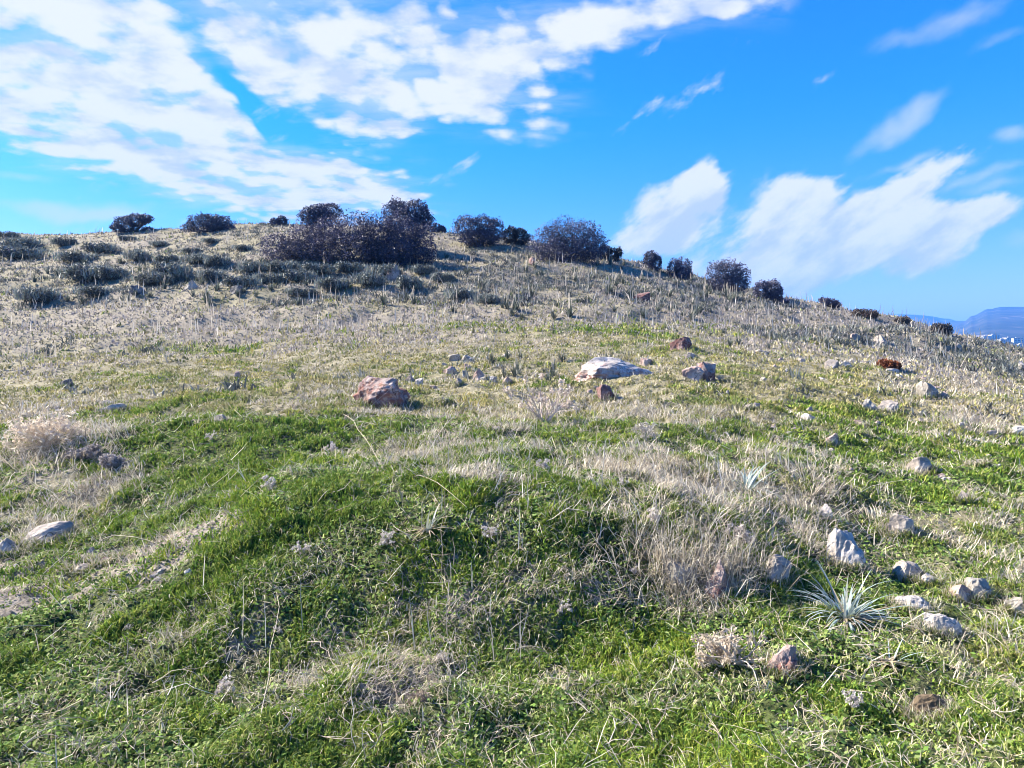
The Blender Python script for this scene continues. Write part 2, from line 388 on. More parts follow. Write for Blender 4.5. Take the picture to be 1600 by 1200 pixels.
ROCKS = [
 (596, 638, 90, 48, 'red', 'rust red boulder with a grey top beside the stone cluster', dict(sub=5, rough=.16, depth=.75, seed=5, cuts=20, sink=.35)),
 (960, 590, 142, 33, 'redslab', 'wide low pale limestone slab with a reddish foot, largest rock of the middle slope', dict(sub=5, seed=21, depth=.6, cuts=22, tilt=.06, sink=.46)),
 (948, 625, 32, 22, 'darkred', 'small dark red block just below the wide pale slab', dict(seed=3)),
 (1081, 594, 34, 20, 'pink', 'low pinkish grey stone touching the round red one', {}),
 (1104, 594, 30, 28, 'red', 'round reddish stone casting a long shadow beside the pinkish one', dict(seed=8)),
 (1063, 547, 34, 20, 'darkred', 'brown topped stone uphill behind the wide pale slab', dict(seed=10)),
 (104, 606, 20, 14, 'dark', 'small dark pyramid shaped stone alone on the olive slope', dict(seed=4, cuts=16)),
 (172, 634, 32, 9, 'pale', 'thin flat pale stone above a wider one on the slope', {}),
 (184, 646, 46, 12, 'grey', 'wide flat grey stone lying below a thin pale one', {}),
 (345, 662, 25, 14, 'pale', 'single pale grey stone at the edge of the bright green bank', {}),
 (370, 589, 12, 9, 'pink', 'tiny pinkish stone on the olive slope above a dark one', {}),
 (396, 609, 12, 8, 'dark', 'tiny dark stone on the olive slope below a pinkish one', {}),
 (655, 602, 13, 11, 'white', 'small round white stone in the shadow of the red boulder', {}),
 (640, 596, 16, 10, 'pink', 'small tan stone touching the back of the red boulder', {}),
 (712, 564, 20, 10, 'grey', 'topmost grey stone of the small cluster', {}),
 (730, 567, 22, 12, 'grey', 'grey stone near the top of the cluster, with a dark hollow under it', {}),
 (704, 585, 22, 11, 'pink', 'tilted pinkish stone at the outer end of the cluster', dict(tilt=-.4)),
 (733, 577, 16, 9, 'pink', 'small tan stone in the middle of the cluster', {}),
 (728, 590, 14, 10, 'grey', 'dark grey stone beside the round pinkish one in the cluster', {}),
 (749, 594, 21, 17, 'pink', 'round pinkish grey stone, the biggest of the cluster', {}),
 (770, 597, 13, 8, 'white', 'bluish white pebble beside the biggest stone of the cluster', {}),
 (792, 602, 20, 13, 'pink', 'tan stone at the slab end of the cluster', {}),
 (716, 603, 14, 11, 'pale', 'pale stone in the grass under the cluster', {}),
 (697, 630, 18, 8, 'grey', 'flat dark edged stone on the turf below the cluster', {}),
 (1010, 572, 20, 10, 'pink', 'tan stone half hidden behind the wide pale slab', dict(seed=77)),
 (1450, 622, 32, 26, 'grey', 'grey faceted stone beside a small pinkish one', dict(seed=12)),
 (1473, 624, 20, 13, 'pink', 'small pinkish stone leaning on the grey faceted one', {}),
 (1356, 643, 23, 18, 'grey', 'grey stone standing beside a longer tilted slab', {}),
 (1384, 644, 34, 19, 'pale', 'long tilted pale slab beside an upright grey stone', dict(tilt=.35)),
 (1262, 661, 22, 13, 'white', 'white wedge shaped stone alone on the olive turf', dict(tilt=.3)),
 (1345, 668, 26, 9, 'pink', 'flat tan stone on a sandy patch of turf', {}),
 (1298, 696, 28, 17, 'pink', 'pinkish stone on top of the tangled grassy mound', {}),
 (1352, 684, 17, 7, 'pale', 'low pale stone just above the grassy mound', {}),
 (1435, 744, 44, 24, 'pale', 'rounded pale stone alone below the grassy mound', dict(seed=15)),
 (1527, 731, 28, 11, 'pale', 'flat pale pebble slab on the olive turf near the picture edge', {}),
 (1466, 688, 18, 9, 'white', 'small white stone in a green tuft', {}),
 (1548, 684, 18, 9, 'pale', 'small pale stone beside the whitish grass patch', {}),
 (1590, 680, 30, 14, 'white', 'white stone at the edge of the picture beside whitish grass', {}),
 (1597, 578, 14, 14, 'white', 'white stone high at the edge of the picture', {}),
 (1504, 786, 25, 15, 'pale', 'small pale rounded stone on bare olive turf', {}),
 (1535, 824, 15, 9, 'pale', 'tiny pale stone on bare olive turf below another', {}),
 (1593, 797, 16, 8, 'pale', 'tiny pale stone cut by the picture edge', {}),
 (1284, 815, 24, 26, 'white', 'bluish white stone half buried in the grassy mound', dict(tilt=.3)),
 (1405, 837, 52, 28, 'pale', 'long sloping pale stone above the white boulder', dict(seed=17, tilt=.3)),
 (1320, 888, 60, 50, 'white', 'large white boulder above the blue green leaf rosette', dict(seed=18, sub=5, tilt=.25, cuts=18, sink=.42)),
 (1212, 912, 42, 36, 'pale', 'pale pointed stone in shaded grass beside the leaf rosette', dict(seed=19, tilt=.3, sink=.42)),
 (1416, 908, 44, 26, 'pale', 'pale peaked stone joined to a flat white one', dict(seed=20, tilt=.15)),
 (1454, 913, 40, 17, 'white', 'flat topped white stone joined to a peaked one', dict(seed=30)),
 (1502, 944, 38, 21, 'pink', 'pinkish stone of the pair near the picture edge', dict(seed=23)),
 (1528, 940, 32, 26, 'grey', 'grey and white stone of the pair near the picture edge', dict(seed=24)),
 (1430, 958, 66, 22, 'white', 'pale flat upper slab of the cracked outcrop beside the rosette', dict(seed=25, sub=5, tilt=.3, depth=.6)),
 (1468, 994, 70, 32, 'white', 'cracked white lower slab of the outcrop beside the rosette', dict(seed=26, sub=5, tilt=.75, depth=.6)),
 (1586, 962, 28, 22, 'grey', 'bluish grey stone at the picture edge', dict(seed=27)),
 (1226, 1058, 50, 40, 'red', 'reddish pointed stone in the green turf under the dead roots', dict(seed=61, tilt=.5, sub=5, rough=.14, sink=.42)),
 (1124, 942, 46, 60, 'red', 'upright red and grey stone in the dry grass tangle', dict(seed=71, sub=5, sink=.42, cuts=20, tilt=.2)),
 (1058, 920, 60, 40, 'grey', 'grey stone veiled by dry grass beside the upright red one', dict(seed=72, sub=5, sink=.4, tilt=-.3)),
 (1452, 1128, 62, 36, 'earth', 'dark brown earth clod on the bright green turf', dict(seed=32, rough=.2, cuts=4)),
 (70, 852, 88, 24, 'pale', 'flat white rock outcrop above the bare footpath', dict(seed=34, sub=5, tilt=-.25, depth=.9, sink=.5)),
 (18, 868, 60, 20, 'pale', 'low pale rock beside the white outcrop at the picture edge', dict(seed=35)),
 (128, 898, 44, 13, 'pale', 'flat pale stone set into the bare footpath', {}),
 (168, 884, 36, 10, 'pink', 'worn flat tan stone along the upper side of the footpath', {}),
 (775, 678, 26, 9, 'pale', 'thin flat pale stone on the turf below the dead shrub', {}),
 (1167, 641, 18, 9, 'pale', 'pale stone pair on open olive turf', {}),
 (1182, 637, 11, 7, 'pale', 'tiny pale stone touching a flat one on open olive turf', {}),
 (614, 437, 26, 22, 'pink', 'tan boulder on the hillside just under the dark thicket', dict(seed=40)),
 (1003, 472, 28, 15, 'darkred', 'dark red rock high on the hillside', dict(seed=41)),
 (832, 414, 12, 12, 'red', 'small orange red rock just below the big round bush', dict(seed=42)),
 (1300, 575, 26, 14, 'pale', 'pale broken stone on the slope below the skyline', dict(seed=43)),
 (1318, 573, 22, 10, 'grey', 'grey stone beside a pale broken one on the slope', dict(seed=44)),
 (1335, 533, 20, 11, 'pink', 'tan stone under the grassy skyline', dict(seed=45)),
 (1376, 537, 22, 13, 'pale', 'pale rounded stone under the grassy skyline', dict(seed=46)),
 (1392, 583, 24, 7, 'white', 'flat whitish stone under the rust red shrub', dict(seed=47)),
 (1080, 560, 18, 8, 'pale', 'pale flat chip of stone behind the round reddish stone', {}),
 (1190, 553, 26, 6, 'pale', 'thin pale ledge of stone across the olive slope', {}),
 (1495, 545, 16, 8, 'grey', 'grey stone on the skyline by the white houses', {}),
 (300, 452, 30, 13, 'grey', 'grey rock added in the shadow band of the ledge below the blue green shrubs', dict(seed=50)),  # this and the next two are added to darken the ledge's shadow band
 (370, 459, 26, 11, 'dark', 'dark rock added for the ledge shadow at its end below the blue green shrubs', dict(seed=51)),
 (215, 460, 26, 12, 'dark', 'dark rock added for the ledge shadow at its near end', dict(seed=52)),
]
for px, py, w, h, k, lab, kw in ROCKS: stone(px, py, w, h, k, lab, **kw)
# small loose stones
for i in range(90):
    if i < 55: px, py = rng.uniform(1180, 1600), rng.uniform(560, 800)
    elif i < 72: px, py = rng.uniform(660, 1180), rng.uniform(555, 690)
    else: px, py = rng.uniform(10, 330), rng.uniform(855, 915)
    w = rng.uniform(6, 14)
    stone(px, py, w, w*rng.uniform(.35, .6), str(rng.choice(['pale', 'grey', 'pink', 'white'])),
          ['small pale pebble scattered over the stony olive turf', 'small pebble lying around the boulders and slabs', 'small pebble lying along the bare footpath'][0 if i < 55 else 1 if i < 72 else 2],
          name='pebble', cat='pebble', group=['pebbles on the stony olive turf', 'pebbles around the slabs', 'pebbles along the footpath'][0 if i < 55 else 1 if i < 72 else 2], sub=3)

# ------------------------------------------------------------------ grasses
def scatter(n, r0, r1, power, amax=52):
    n = int(n*(1.2 if amax == 52 else 1))
    """random ground points between two distances; power 0 = even in log distance, larger = more near"""
    u = rng.uniform(0, 1, n)
    if abs(power) < 1e-6: r = r0*(r1/r0)**u
    else: r = (r0**-power+u*(r1**-power-r0**-power))**(-1/power)
    a = rng.uniform(-amax, amax, n)*PI/180
    x = r*np.sin(a); y = r*np.cos(a)
    return x, y, H(x, y), r
GREENS = np.array([(.120, .205, .026), (.175, .250, .036), (.240, .275, .055), (.070, .140, .024)])
OLIVE = np.array([(.265, .245, .115), (.33, .30, .17), (.205, .205, .090)])
STRAW = np.array([(.52, .46, .34), (.40, .34, .26), (.60, .55, .45), (.44, .41, .36), (.30, .26, .21)])
def pick(pal, n): return pal[rng.integers(0, len(pal), n)]

turf = Acc(); dry = Acc()
def turf_band(n, r0, r1, power, L, W, curlmul=1.0):
    x, y, z, r = scatter(n, r0, r1, power); n = len(x)
    lush, straw, bare = zones(x, y, z)
    keep = rng.uniform(0, 1, n) < (1-.93*bare)*np.clip(.35+.8*lush+.25*(1-straw), 0, 1)
    x, y, z, r, lush, straw = [v[keep] for v in (x, y, z, r, lush, straw)]
    n = len(x)
    patch = fbm2(x*1.7, y*1.7, 3, 61)
    c = lerp(pick(OLIVE, n), pick(GREENS, n), sstep(.2, .65, lush+rng.normal(0, .12, n)))
    c = lerp(c, c*np.array([1.35, 1.25, 1.0]), sstep(.5, .7, patch)*.8)
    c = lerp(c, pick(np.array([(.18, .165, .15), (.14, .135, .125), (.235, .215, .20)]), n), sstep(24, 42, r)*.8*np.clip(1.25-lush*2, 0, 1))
    c = np.clip(c*np.clip(rng.normal(1, .22, (n, 1)), .4, 1.8), .004, .9)
    clump = sstep(.36, .66, fbm2(x*3.4, y*3.4, 3, 63)); size = (.40+1.25*clump)*(1+.5*(lush-.5))
    if r1 < 12:
        k2 = rng.uniform(0, 1, n) < .35+.75*clump
        x, y, z, r, lush, straw, c, size = [v[k2] for v in (x, y, z, r, lush, straw, c, size)]; n = len(x)
    Ln = rng.uniform(*L, n)*size*(r/r0)**.35; Wn = rng.uniform(*W, n)*(r/r0)**.75
    tuft = fbm2(x*9, y*9, 2, 66)*6*PI
    turf.add(*blades(np.stack([x, y, z-.006], 1), Ln, Wn, tuft+rng.normal(0, 1.0, n), rng.uniform(.1, .75, n), rng.uniform(.1, 1.1, n)*curlmul, c))
turf_band(380000, 2.0, 5.0, .7, (.014, .036), (.0036, .0066), 1.9)
turf_band(340000, 5.0, 11, .5, (.021, .052), (.0065, .011), 1.7)
turf_band(240000, 11, 26, .2, (.035, .085), (.015, .028))
turf_band(130000, 26, 110, -.1, (.08, .17), (.035, .07))
# small round leaves of clover and herbs low in the turf
def leaf_band(n, r0, r1, power, S):
    x, y, z, r = scatter(n, r0, r1, power); n = len(x)
    lush, straw, bare = zones(x, y, z)
    keep = (rng.uniform(0, 1, n) < (1-bare)*np.clip(lush*1.2-.15, 0, 1)*(.25+1.2*(fbm2(x*1.3, y*1.3, 2, 71) > .5)))
    x, y, z, r, lush = [v[keep] for v in (x, y, z, r, lush)]
    n = len(x); c = pick(np.array([(.12, .20, .04), (.16, .235, .05), (.21, .265, .085), (.08, .145, .035)]), n)*np.clip(rng.normal(1, .25, (n, 1)), .4, 1.8)
    s = rng.uniform(*S, n)*(r/r0)**.7
    P = np.stack([x, y, z+rng.uniform(.005, .035, n)], 1)
    A = rng.normal(0, 1, (n, 3))*[1, 1, .45]; A /= np.linalg.norm(A, axis=1)[:, None]
    B = np.cross(A, rng.normal(0, 1, (n, 3))*[.5, .5, 1]); B /= np.linalg.norm(B, axis=1)[:, None]
    V = np.stack([P-A*s[:, None], P+B*s[:, None]*.6, P+A*s[:, None], P-B*s[:, None]*.6], 1).reshape(-1, 3)
    b = np.arange(n)*4
    turf.add(V, np.stack([b, b+1, b+2, b+3], 1), None, np.repeat(c, 4, 0))
leaf_band(130000, 2.0, 5, .7, (.005, .011))
leaf_band(80000, 5, 11, .5, (.010, .018))
def skirt(acc, frac, pal, L, W):
    X = []; 
    for x, y, a, b, w, py in SKIRT:
        if py < 600 or w < 14: continue
        n = int(w*frac*(1 if py > 700 else .6)); th = rng.uniform(0, 2*PI, n); q = rng.uniform(.82, 1.35, n)
        X.append(np.stack([x+np.cos(th)*a*q, y+np.sin(th)*b*q, np.full(n, y)], 1))
    X = np.concatenate(X); n = len(X); k = (X[:, 2]/4)**.75
    acc.add(*blades(np.stack([X[:, 0], X[:, 1], H(X[:, 0], X[:, 1])-.004], 1), rng.uniform(*L, n)*k**.7, rng.uniform(*W, n)*k, rng.uniform(0, 2*PI, n), rng.uniform(.05, .7, n), rng.uniform(.1, 1.3, n),
                    np.clip(pick(pal, n)*np.clip(rng.normal(1, .2, (n, 1)), .4, 1.6), .01, .9)))
skirt(turf, 14, np.concatenate([GREENS, OLIVE]), (.025, .085), (.0036, .0065))
stuff(turf.build('grass', M_GRASS))['label'] = 'short green and olive turf covering the slope'

def dry_band(n, r0, r1, power, L, W, thresh, lean=(.1, .9), tall=1.0, pal=STRAW):
    x, y, z, r = scatter(n, r0, r1, power); n = len(x)
    lush, straw, bare = zones(x, y, z)
    tuftn = fbm2(x*2.1, y*2.1, 3, 81)
    keep = rng.uniform(0, 1, n) < np.clip((straw-thresh)*1.7, 0.02, 1)*(1-.8*bare)*(.25+1.5*(tuftn > .5))
    x, y, z, r, straw = [v[keep] for v in (x, y, z, r, straw)]
    n = len(x)
    c = pick(pal, n)*np.clip(rng.normal(1, .2, (n, 1)), .4, 1.5)
    Ln = rng.uniform(*L, n)*(.6+.8*straw)*(r/r0)**.2*tall; Wn = rng.uniform(*W, n)*(r/r0)**.7
    swirl = fbm2(x*1.3, y*1.3, 2, 86)*5*PI
    dry.add(*blades(np.stack([x, y, z-.004], 1), Ln, Wn, swirl+rng.normal(0, .9, n), rng.uniform(*lean, n), rng.uniform(.1, 1.3, n), np.clip(c, .01, .9)))
dry_band(105000, 2.0, 5.5, .6, (.03, .11), (.002, .0042), .05, (.3, 1.45))
dry_band(150000, 5.5, 12, .4, (.05, .18), (.0045, .0085), .10, (.2, 1.2))
dry_band(120000, 12, 30, .2, (.05, .17), (.010, .02), .14, (.1, 1.0))
dry_band(140000, 26, 110, -.1, (.05, .15), (.03, .055), .10, (.0, .6), 1.0, np.array([(.34, .305, .29), (.26, .235, .235), (.42, .385, .365), (.20, .19, .195)]))
def tangle(px, py, rad, n, L, lean=(.3, 1.4), pal=STRAW, az=None):
    p = at(px, py); x = p[0]+rng.normal(0, rad, n); y = p[1]+rng.normal(0, rad*.8, n); sc = p[1]/4.0
    dry.add(*blades(np.stack([x, y, H(x, y)], 1), rng.uniform(*L, n), rng.uniform(.0024, .0062, n)*sc**.7, rng.uniform(0, 2*PI, n) if az is None else rng.normal(az, .7, n), rng.uniform(*lean, n), rng.uniform(.2, 1.4, n),
                    np.clip(pick(pal, n)*np.clip(rng.normal(1, .2, (n, 1)), .4, 1.5), .01, .9)))
for a in [(1095, 950, .16, 220, (.10, .30)), (1140, 870, .3, 220, (.12, .34)), (1050, 820, .5, 240, (.12, .30)), (1075, 930, .12, 300, (.10, .26)), (1000, 870, .30, 500, (.1, .3)), (130, 790, .45, 900, (.08, .24)),
          (70, 700, .45, 1200, (.12, .36)), (690, 720, .5, 600, (.1, .3)), (1220, 800, .35, 700, (.1, .28)), (40, 850, .30, 500, (.08, .2)), (230, 870, .3, 400, (.06, .18)), (1560, 1000, .12, 160, (.1, .3)), (940, 720, .6, 450, (.1, .3)),
          (1530, 668, .45, 900, (.12, .3)), (270, 1000, .12, 200, (.06, .16)), (480, 880, .2, 250, (.06, .16)), (1000, 650, .4, 500, (.15, .35))]: tangle(*a)
for px, py, rad, n in ((1055, 905, .09, 110), (1120, 908, .09, 90), (1090, 890, .14, 110), (1165, 895, .12, 130), (1030, 880, .14, 140)): tangle(px, py, rad, n, (.22, .42), (.2, .8), STRAW, -PI/2)
# loose litter lying flat in the turf
def litter(n, r0, r1):
    x, y, z, r = scatter(n, r0, r1, .5); n = len(x)
    lush, straw, bare = zones(x, y, z)
    keep = rng.uniform(0, 1, n) < np.clip(.12+straw*.8, 0, 1)
    x, y, z, r = [v[keep] for v in (x, y, z, r)]; n = len(x)
    dry.add(*blades(np.stack([x, y, z+rng.uniform(.005, .05, n)], 1), rng.uniform(.04, .16, n)*(r/r0)**.3, rng.uniform(.002, .004, n)*(r/r0)**.7,
                    rng.uniform(0, 2*PI, n), rng.uniform(1.2, 1.7, n), rng.normal(0, .5, n), np.clip(pick(STRAW, n)*np.clip(rng.normal(.9, .25, (n, 1)), .3, 1.4), .01, .9)))
litter(10000, 2.0, 6); litter(13000, 6, 14)
def fallen(n, r0, r1, L, W):
    x, y, z, r = scatter(n, r0, r1, .4); n = len(x)
    dry.add(*blades(np.stack([x, y, z+rng.uniform(.01, .05, n)], 1), rng.uniform(*L, n)*(r/r0)**.3, rng.uniform(*W, n)*(r/r0)**.7, rng.uniform(0, 2*PI, n), rng.uniform(.7, 1.6, n), rng.normal(0, .35, n),
                    np.clip(pick(np.array([(.60, .54, .43), (.50, .43, .33), (.66, .61, .52)]), n)*np.clip(rng.normal(1, .15, (n, 1)), .4, 1.4), .01, .9)))
fallen(420, 2.2, 6, (.07, .22), (.0022, .004)); fallen(800, 6, 14, (.10, .28), (.004, .007))
def curls(n, r0, r1):
    x, y, z, r = scatter(n, r0, r1, .6); n = len(x)
    k = rng.uniform(0, 1, n) < .25+.9*sstep(.42, .62, fbm2(x*2.6, y*2.6, 2, 88)); x, y, z, r = [v[k] for v in (x, y, z, r)]; n = len(x)
    dry.add(*blades(np.stack([x, y, z+.004], 1), rng.uniform(.03, .075, n)*(r/r0)**.4, rng.uniform(.0025, .0045, n)*(r/r0)**.7, rng.uniform(0, 2*PI, n), rng.uniform(.2, 1.2, n), rng.uniform(.8, 2.2, n),
                    np.clip(pick(np.array([(.34, .37, .13), (.46, .44, .26), (.28, .33, .10), (.56, .52, .38), (.30, .25, .18)]), n)*np.clip(rng.normal(1, .22, (n, 1)), .4, 1.5), .01, .9)))
curls(44000, 2.0, 5.5); curls(44000, 5.5, 12)
skirt(dry, 5, STRAW, (.04, .13), (.0025, .0045))
stuff(dry.build('dry_grass', M_STRAW))['label'] = 'pale straw coloured dry grass growing through the turf'
# upright dead flower stalks all over the hill
st = Acc()
def stalk_band(n, r0, r1, power, L, W, thresh):
    x, y, z, r = scatter(n, r0, r1, power); n = len(x)
    lush, straw, bare = zones(x, y, z)
    keep = rng.uniform(0, 1, n) < np.clip((straw-thresh)*1.6, 0, 1)*(.15+1.7*(fbm2(x*.55, y*.55, 2, 91) > .52))
    x, y, z, r = [v[keep] for v in (x, y, z, r)]; n = len(x)
    c = pick(np.array([(.55, .49, .40), (.48, .43, .37), (.62, .57, .50), (.36, .30, .25)]), n)*np.clip(rng.normal(1, .15, (n, 1)), .5, 1.4)
    st.add(*blades(np.stack([x, y, z], 1), L[0]+(L[1]-L[0])*rng.uniform(0, 1, n)**1.7, rng.uniform(*W, n)*(r/r0)**.8, rng.uniform(0, 2*PI, n), np.abs(rng.normal(0, .26, n)), rng.normal(0, .3, n), c,
                   rng.normal(0, .5, n)))
stalk_band(900, 4, 14, .3, (.15, .45), (.004, .006), .25)
stalk_band(4500, 14, 32, .0, (.20, .5), (.010, .015), .46)
stalk_band(7500, 30, 100, -.2, (.35, .95), (.022, .036), .20)
tw = Acc()
def add_twigs(n, r0, r1, size):
    g = random.Random(404); x, y, z, r = scatter(n, r0, r1, .5, 38); n = len(x)
    lush, straw, bare = zones(x, y, z)
    for i in range(n):
        for k in range(g.choice((1, 2, 3))):
            az = g.uniform(0, 2*PI); d = (math.cos(az), math.sin(az), g.uniform(.05, .7)); f = (r[i]/r0)**.5
            branch_simple(tw, (x[i]+g.gauss(0, .03), y[i]+g.gauss(0, .03), z[i]+g.uniform(.005, .03)), d, g.uniform(*size)*f, g.uniform(.0012, .0024)*f, g)
def branch_simple(a, p, d, L, r, g, depth=2):
    pts = [np.array(p, float)]; d = np.array(d, float); c = np.array(g.choice(((.52, .45, .35), (.44, .37, .29), (.60, .54, .45), (.34, .28, .22))))*g.uniform(.8, 1.1)
    for k in range(4):
        d = d+np.array([g.gauss(0, .28), g.gauss(0, .28), g.gauss(-.05, .2)]); d /= np.linalg.norm(d); pts.append(pts[-1]+d*L/4)
    a.tube(pts, r, r*.5, tuple(c), 3)
    if depth:
        for k in range(g.choice((1, 2, 2))):
            e = d+np.array([g.gauss(0, .8), g.gauss(0, .8), g.gauss(0, .5)]); e /= np.linalg.norm(e); branch_simple(a, pts[g.choice((1, 2, 3))], e, L*g.uniform(.4, .7), r*.7, g, depth-1)
add_twigs(420, 2.2, 5.5, (.06, .16)); add_twigs(420, 5.5, 13, (.08, .2))
stuff(tw.build('fallen_twigs', M_STRAW))['label'] = 'tangled dead twigs caught in the turf'
stuff(st.build('dry_stalks', M_STRAW))['label'] = 'thin upright dead flower stalks all over the hillside'

sb = Acc()
def scrub(n, r0, r1, power, thr):
    x, y, z, r = scatter(n, r0, r1, power); n = len(x)
    px, py = proj(x, y, z)
    m = fbm2(x*.22, y*.22, 3, 95)+.5*(fbm2(x*.8, y*.8, 2, 97)-.5)+.30*blob(px, py, 380, 425, 440, 38)+.08*blob(px, py, 1000, 450, 260, 40, 15)-.2*blob(px, py, 700, 500, 900, 26)-.05*blob(px, py, 1300, 520, 330, 60)
    k = rng.uniform(0, 1, n) < sstep(thr, thr+.12, m)
    x, y, z, r = [v[k] for v in (x, y, z, r)]; n = len(x); m = 16
    X = np.repeat(x, m)+rng.normal(0, .14, n*m); Y = np.repeat(y, m)+rng.normal(0, .14, n*m); S = np.repeat(rng.uniform(.5, 1.2, n), m)
    c = np.repeat(pick(np.array([(.11, .125, .115), (.08, .092, .088), (.15, .165, .15), (.07, .078, .075), (.19, .20, .185)]), n), m, 0)*np.clip(rng.normal(1, .25, (n*m, 1)), .4, 1.8)
    sb.add(*blades(np.stack([X, Y, H(X, Y)-.02], 1), rng.uniform(.18, .42, n*m)*S, rng.uniform(.03, .06, n*m), rng.uniform(0, 2*PI, n*m), rng.uniform(.05, .9, n*m), rng.uniform(.1, .9, n*m), c))
scrub(10500, 30, 95, -.2, .445)
scrub(220, 15, 30, 0, .62)
stuff(sb.build('low_scrub', M_PLANT))['label'] = 'grey green ground hugging scrub dotted over the hillside'

# ------------------------------------------------------------------ bushes
def foliage(lobes, n, leaf, pal, seed, shell=.55):
    g = np.random.default_rng(seed); L = np.array(lobes, float)
    vol = (L[:, 3]*L[:, 4]+L[:, 3]*L[:, 5]+L[:, 4]*L[:, 5]); k = g.choice(len(L), n, p=vol/vol.sum()); q = L[k]
    d = g.normal(0, 1, (n, 3)); d /= np.linalg.norm(d, axis=1)[:, None]
    bump = .74+.60*noise3(d*3.2+q[:, :3]*1.7+seed, seed)
    rr = (shell+(1-shell)*g.uniform(0, 1, n)**.6)*bump
    # leaf sprays: short chains of leaves pointing outward leave ragged outlines
    P = q[:, :3]+d*q[:, 3:6]*rr[:, None]
    gaps = noise3(P*3.0+seed*3, seed+5) > .27
    P = P[gaps]; d = d[gaps]; n = len(P); k = k[gaps]
    P = P+g.normal(0, .03, P.shape)
    A = d*.8+g.normal(0, .8, (n, 3)); A /= np.linalg.norm(A, axis=1)[:, None]
    B = np.cross(A, g.normal(0, 1, (n, 3))); B /= np.linalg.norm(B, axis=1)[:, None]
    s = g.uniform(leaf*.6, leaf*1.4, n)[:, None]
    V = np.stack([P-A*s*.5, P+B*s*.28, P+A*s*.6, P-B*s*.28], 1).reshape(-1, 3)
    V[:, 2] = np.maximum(V[:, 2], -.15)
    b = np.arange(n)*4
    pal = np.asarray(pal); c = pal[g.integers(0, len(pal), n)]*np.clip(g.normal(1, .13, (n, 1)), .4, 1.7)
    clump = noise3(P*1.6+seed, seed+9)[:, None]
    c = np.clip(c*(.55+.9*clump), .004, .9)
    return V, np.stack([b, b+1, b+2, b+3], 1), None, np.repeat(c, 4, 0)
DARK = [(.072, .076, .138), (.054, .060, .115), (.105, .105, .17), (.060, .072, .110)]
GREYP = [(.135, .122, .165), (.095, .088, .128), (.19, .17, .21), (.07, .068, .105)]
GREYG = [(.13, .15, .12), (.095, .115, .095), (.19, .205, .175), (.07, .085, .075)]
BLUEG = [(.07, .08, .13), (.055, .062, .105), (.11, .12, .17)]
def bush(name, cat, px, py, w, h, lobes, n, label, pal=DARK, leaf=.13, trunk=True, group=None, back=0, flat=.75):
    """lobes in units of the half width / full height: (x, z, rx, rz)"""
    p = at(px, py); Y = p[1]+back; sc = Y/F; W = w*sc/2; Hh = h*sc
    x = p[0]*Y/p[1]; loc = (x, Y, (EYE+(HY-py)/F*Y if back else p[2]) - .05)
    root = empty(name, loc)
    g = random.Random(int(px*3+py))
    L = [(lx*W, g.uniform(-.25, .25)*W*flat, lz*Hh, rx*W*1.15, max(rx*W*flat*1.15, .2), rz*Hh*1.18) for lx, lz, rx, rz in lobes]; n = int(n*3.3); leaf *= .80
    a = Acc(); a.add(*foliage(L, n, leaf, pal, int(px+py)))
    a.build('crown', M_LEAF, root)
    if trunk:
        t = Acc(); c = (.085, .07, .06)
        for lx, ly, lz, rx, ry, rz in L:
            for k in range(3):
                b0 = np.array([g.uniform(-.18, .18)*W, g.uniform(-.15, .15)*W, -.1]); e = np.array([lx+g.uniform(-.5, .5)*rx, ly+g.uniform(-.5, .5)*ry, lz+g.uniform(-.1, .5)*rz])
                m = (b0+e)/2+np.array([g.uniform(-.15, .15)*rx, g.uniform(-.15, .15)*ry, .1*rz])
                t.tube([b0, b0*.6+m*.4+[0, 0, .05], m, e], .055+.03*W/2, .015, c, 5)
        t.build('trunk', M_TWIG, root)
    return tag(root, label, cat, group)
R2 = lambda *a: list(a)
bush('windswept_tree', 'tree', 208, 362, 62, 28, [(-.35, .42, .5, .36), (.1, .66, .55, .3), (.6, .74, .35, .2), (-.7, .2, .3, .2), (.7, .12, .3, .14)], 3200, 'windswept bluish tree with a gap under its crown, outermost on the ridge', BLUEG, .16)
bush('evergreen_bush', 'bush', 328, 362, 78, 27, [(-.2, .42, .6, .5), (.3, .45, .55, .45), (0, .6, .5, .38), (-.75, .2, .3, .25), (.75, .25, .25, .25)], 3200, 'low dome shaped bush alone on the ridge between windswept tree and thicket', BLUEG, .16)
bush('evergreen_bush', 'bush', 436, 352, 30, 14, [(-.4, .4, .5, .4), (.35, .5, .5, .45)], 900, 'tiny dark bush peeping over the ridge beside the thicket', DARK, .15)
bush('evergreen_tree', 'tree', 500, 368, 68, 48, [(-.55, .62, .42, .26), (-.1, .75, .45, .24), (.45, .8, .5, .22), (-.2, .45, .4, .25), (.2, .6, .4, .25)], 3600, 'two lobed evergreen tree standing behind the thicket against cloud', DARK, .14)
bush('thicket_bush', 'bush', 466, 406, 116, 58, [(-.5, .35, .5, .35), (.1, .5, .55, .45), (.55, .4, .45, .4), (0, .25, .7, .25)], 4200, 'pale purple grey bush at the low outer end of the thicket', GREYP, .14)
bush('thicket_bush', 'bush', 548, 412, 140, 76, [(-.5, .5, .5, .42), (.0, .62, .5, .36), (.5, .6, .5, .4), (0, .3, .8, .3)], 5600, 'broad purple grey bush in the middle of the thicket', [(.105, .096, .145), (.068, .064, .105), (.15, .135, .18), (.048, .048, .085)], .14)
bush('evergreen_tree', 'tree', 636, 392, 78, 78, [(-.45, .72, .45, .28), (.4, .72, .5, .25), (0, .5, .8, .3), (-.4, .88, .25, .12), (.65, .6, .35, .2)], 5200, 'tallest dark tree rising out of the thicket', DARK, .14)
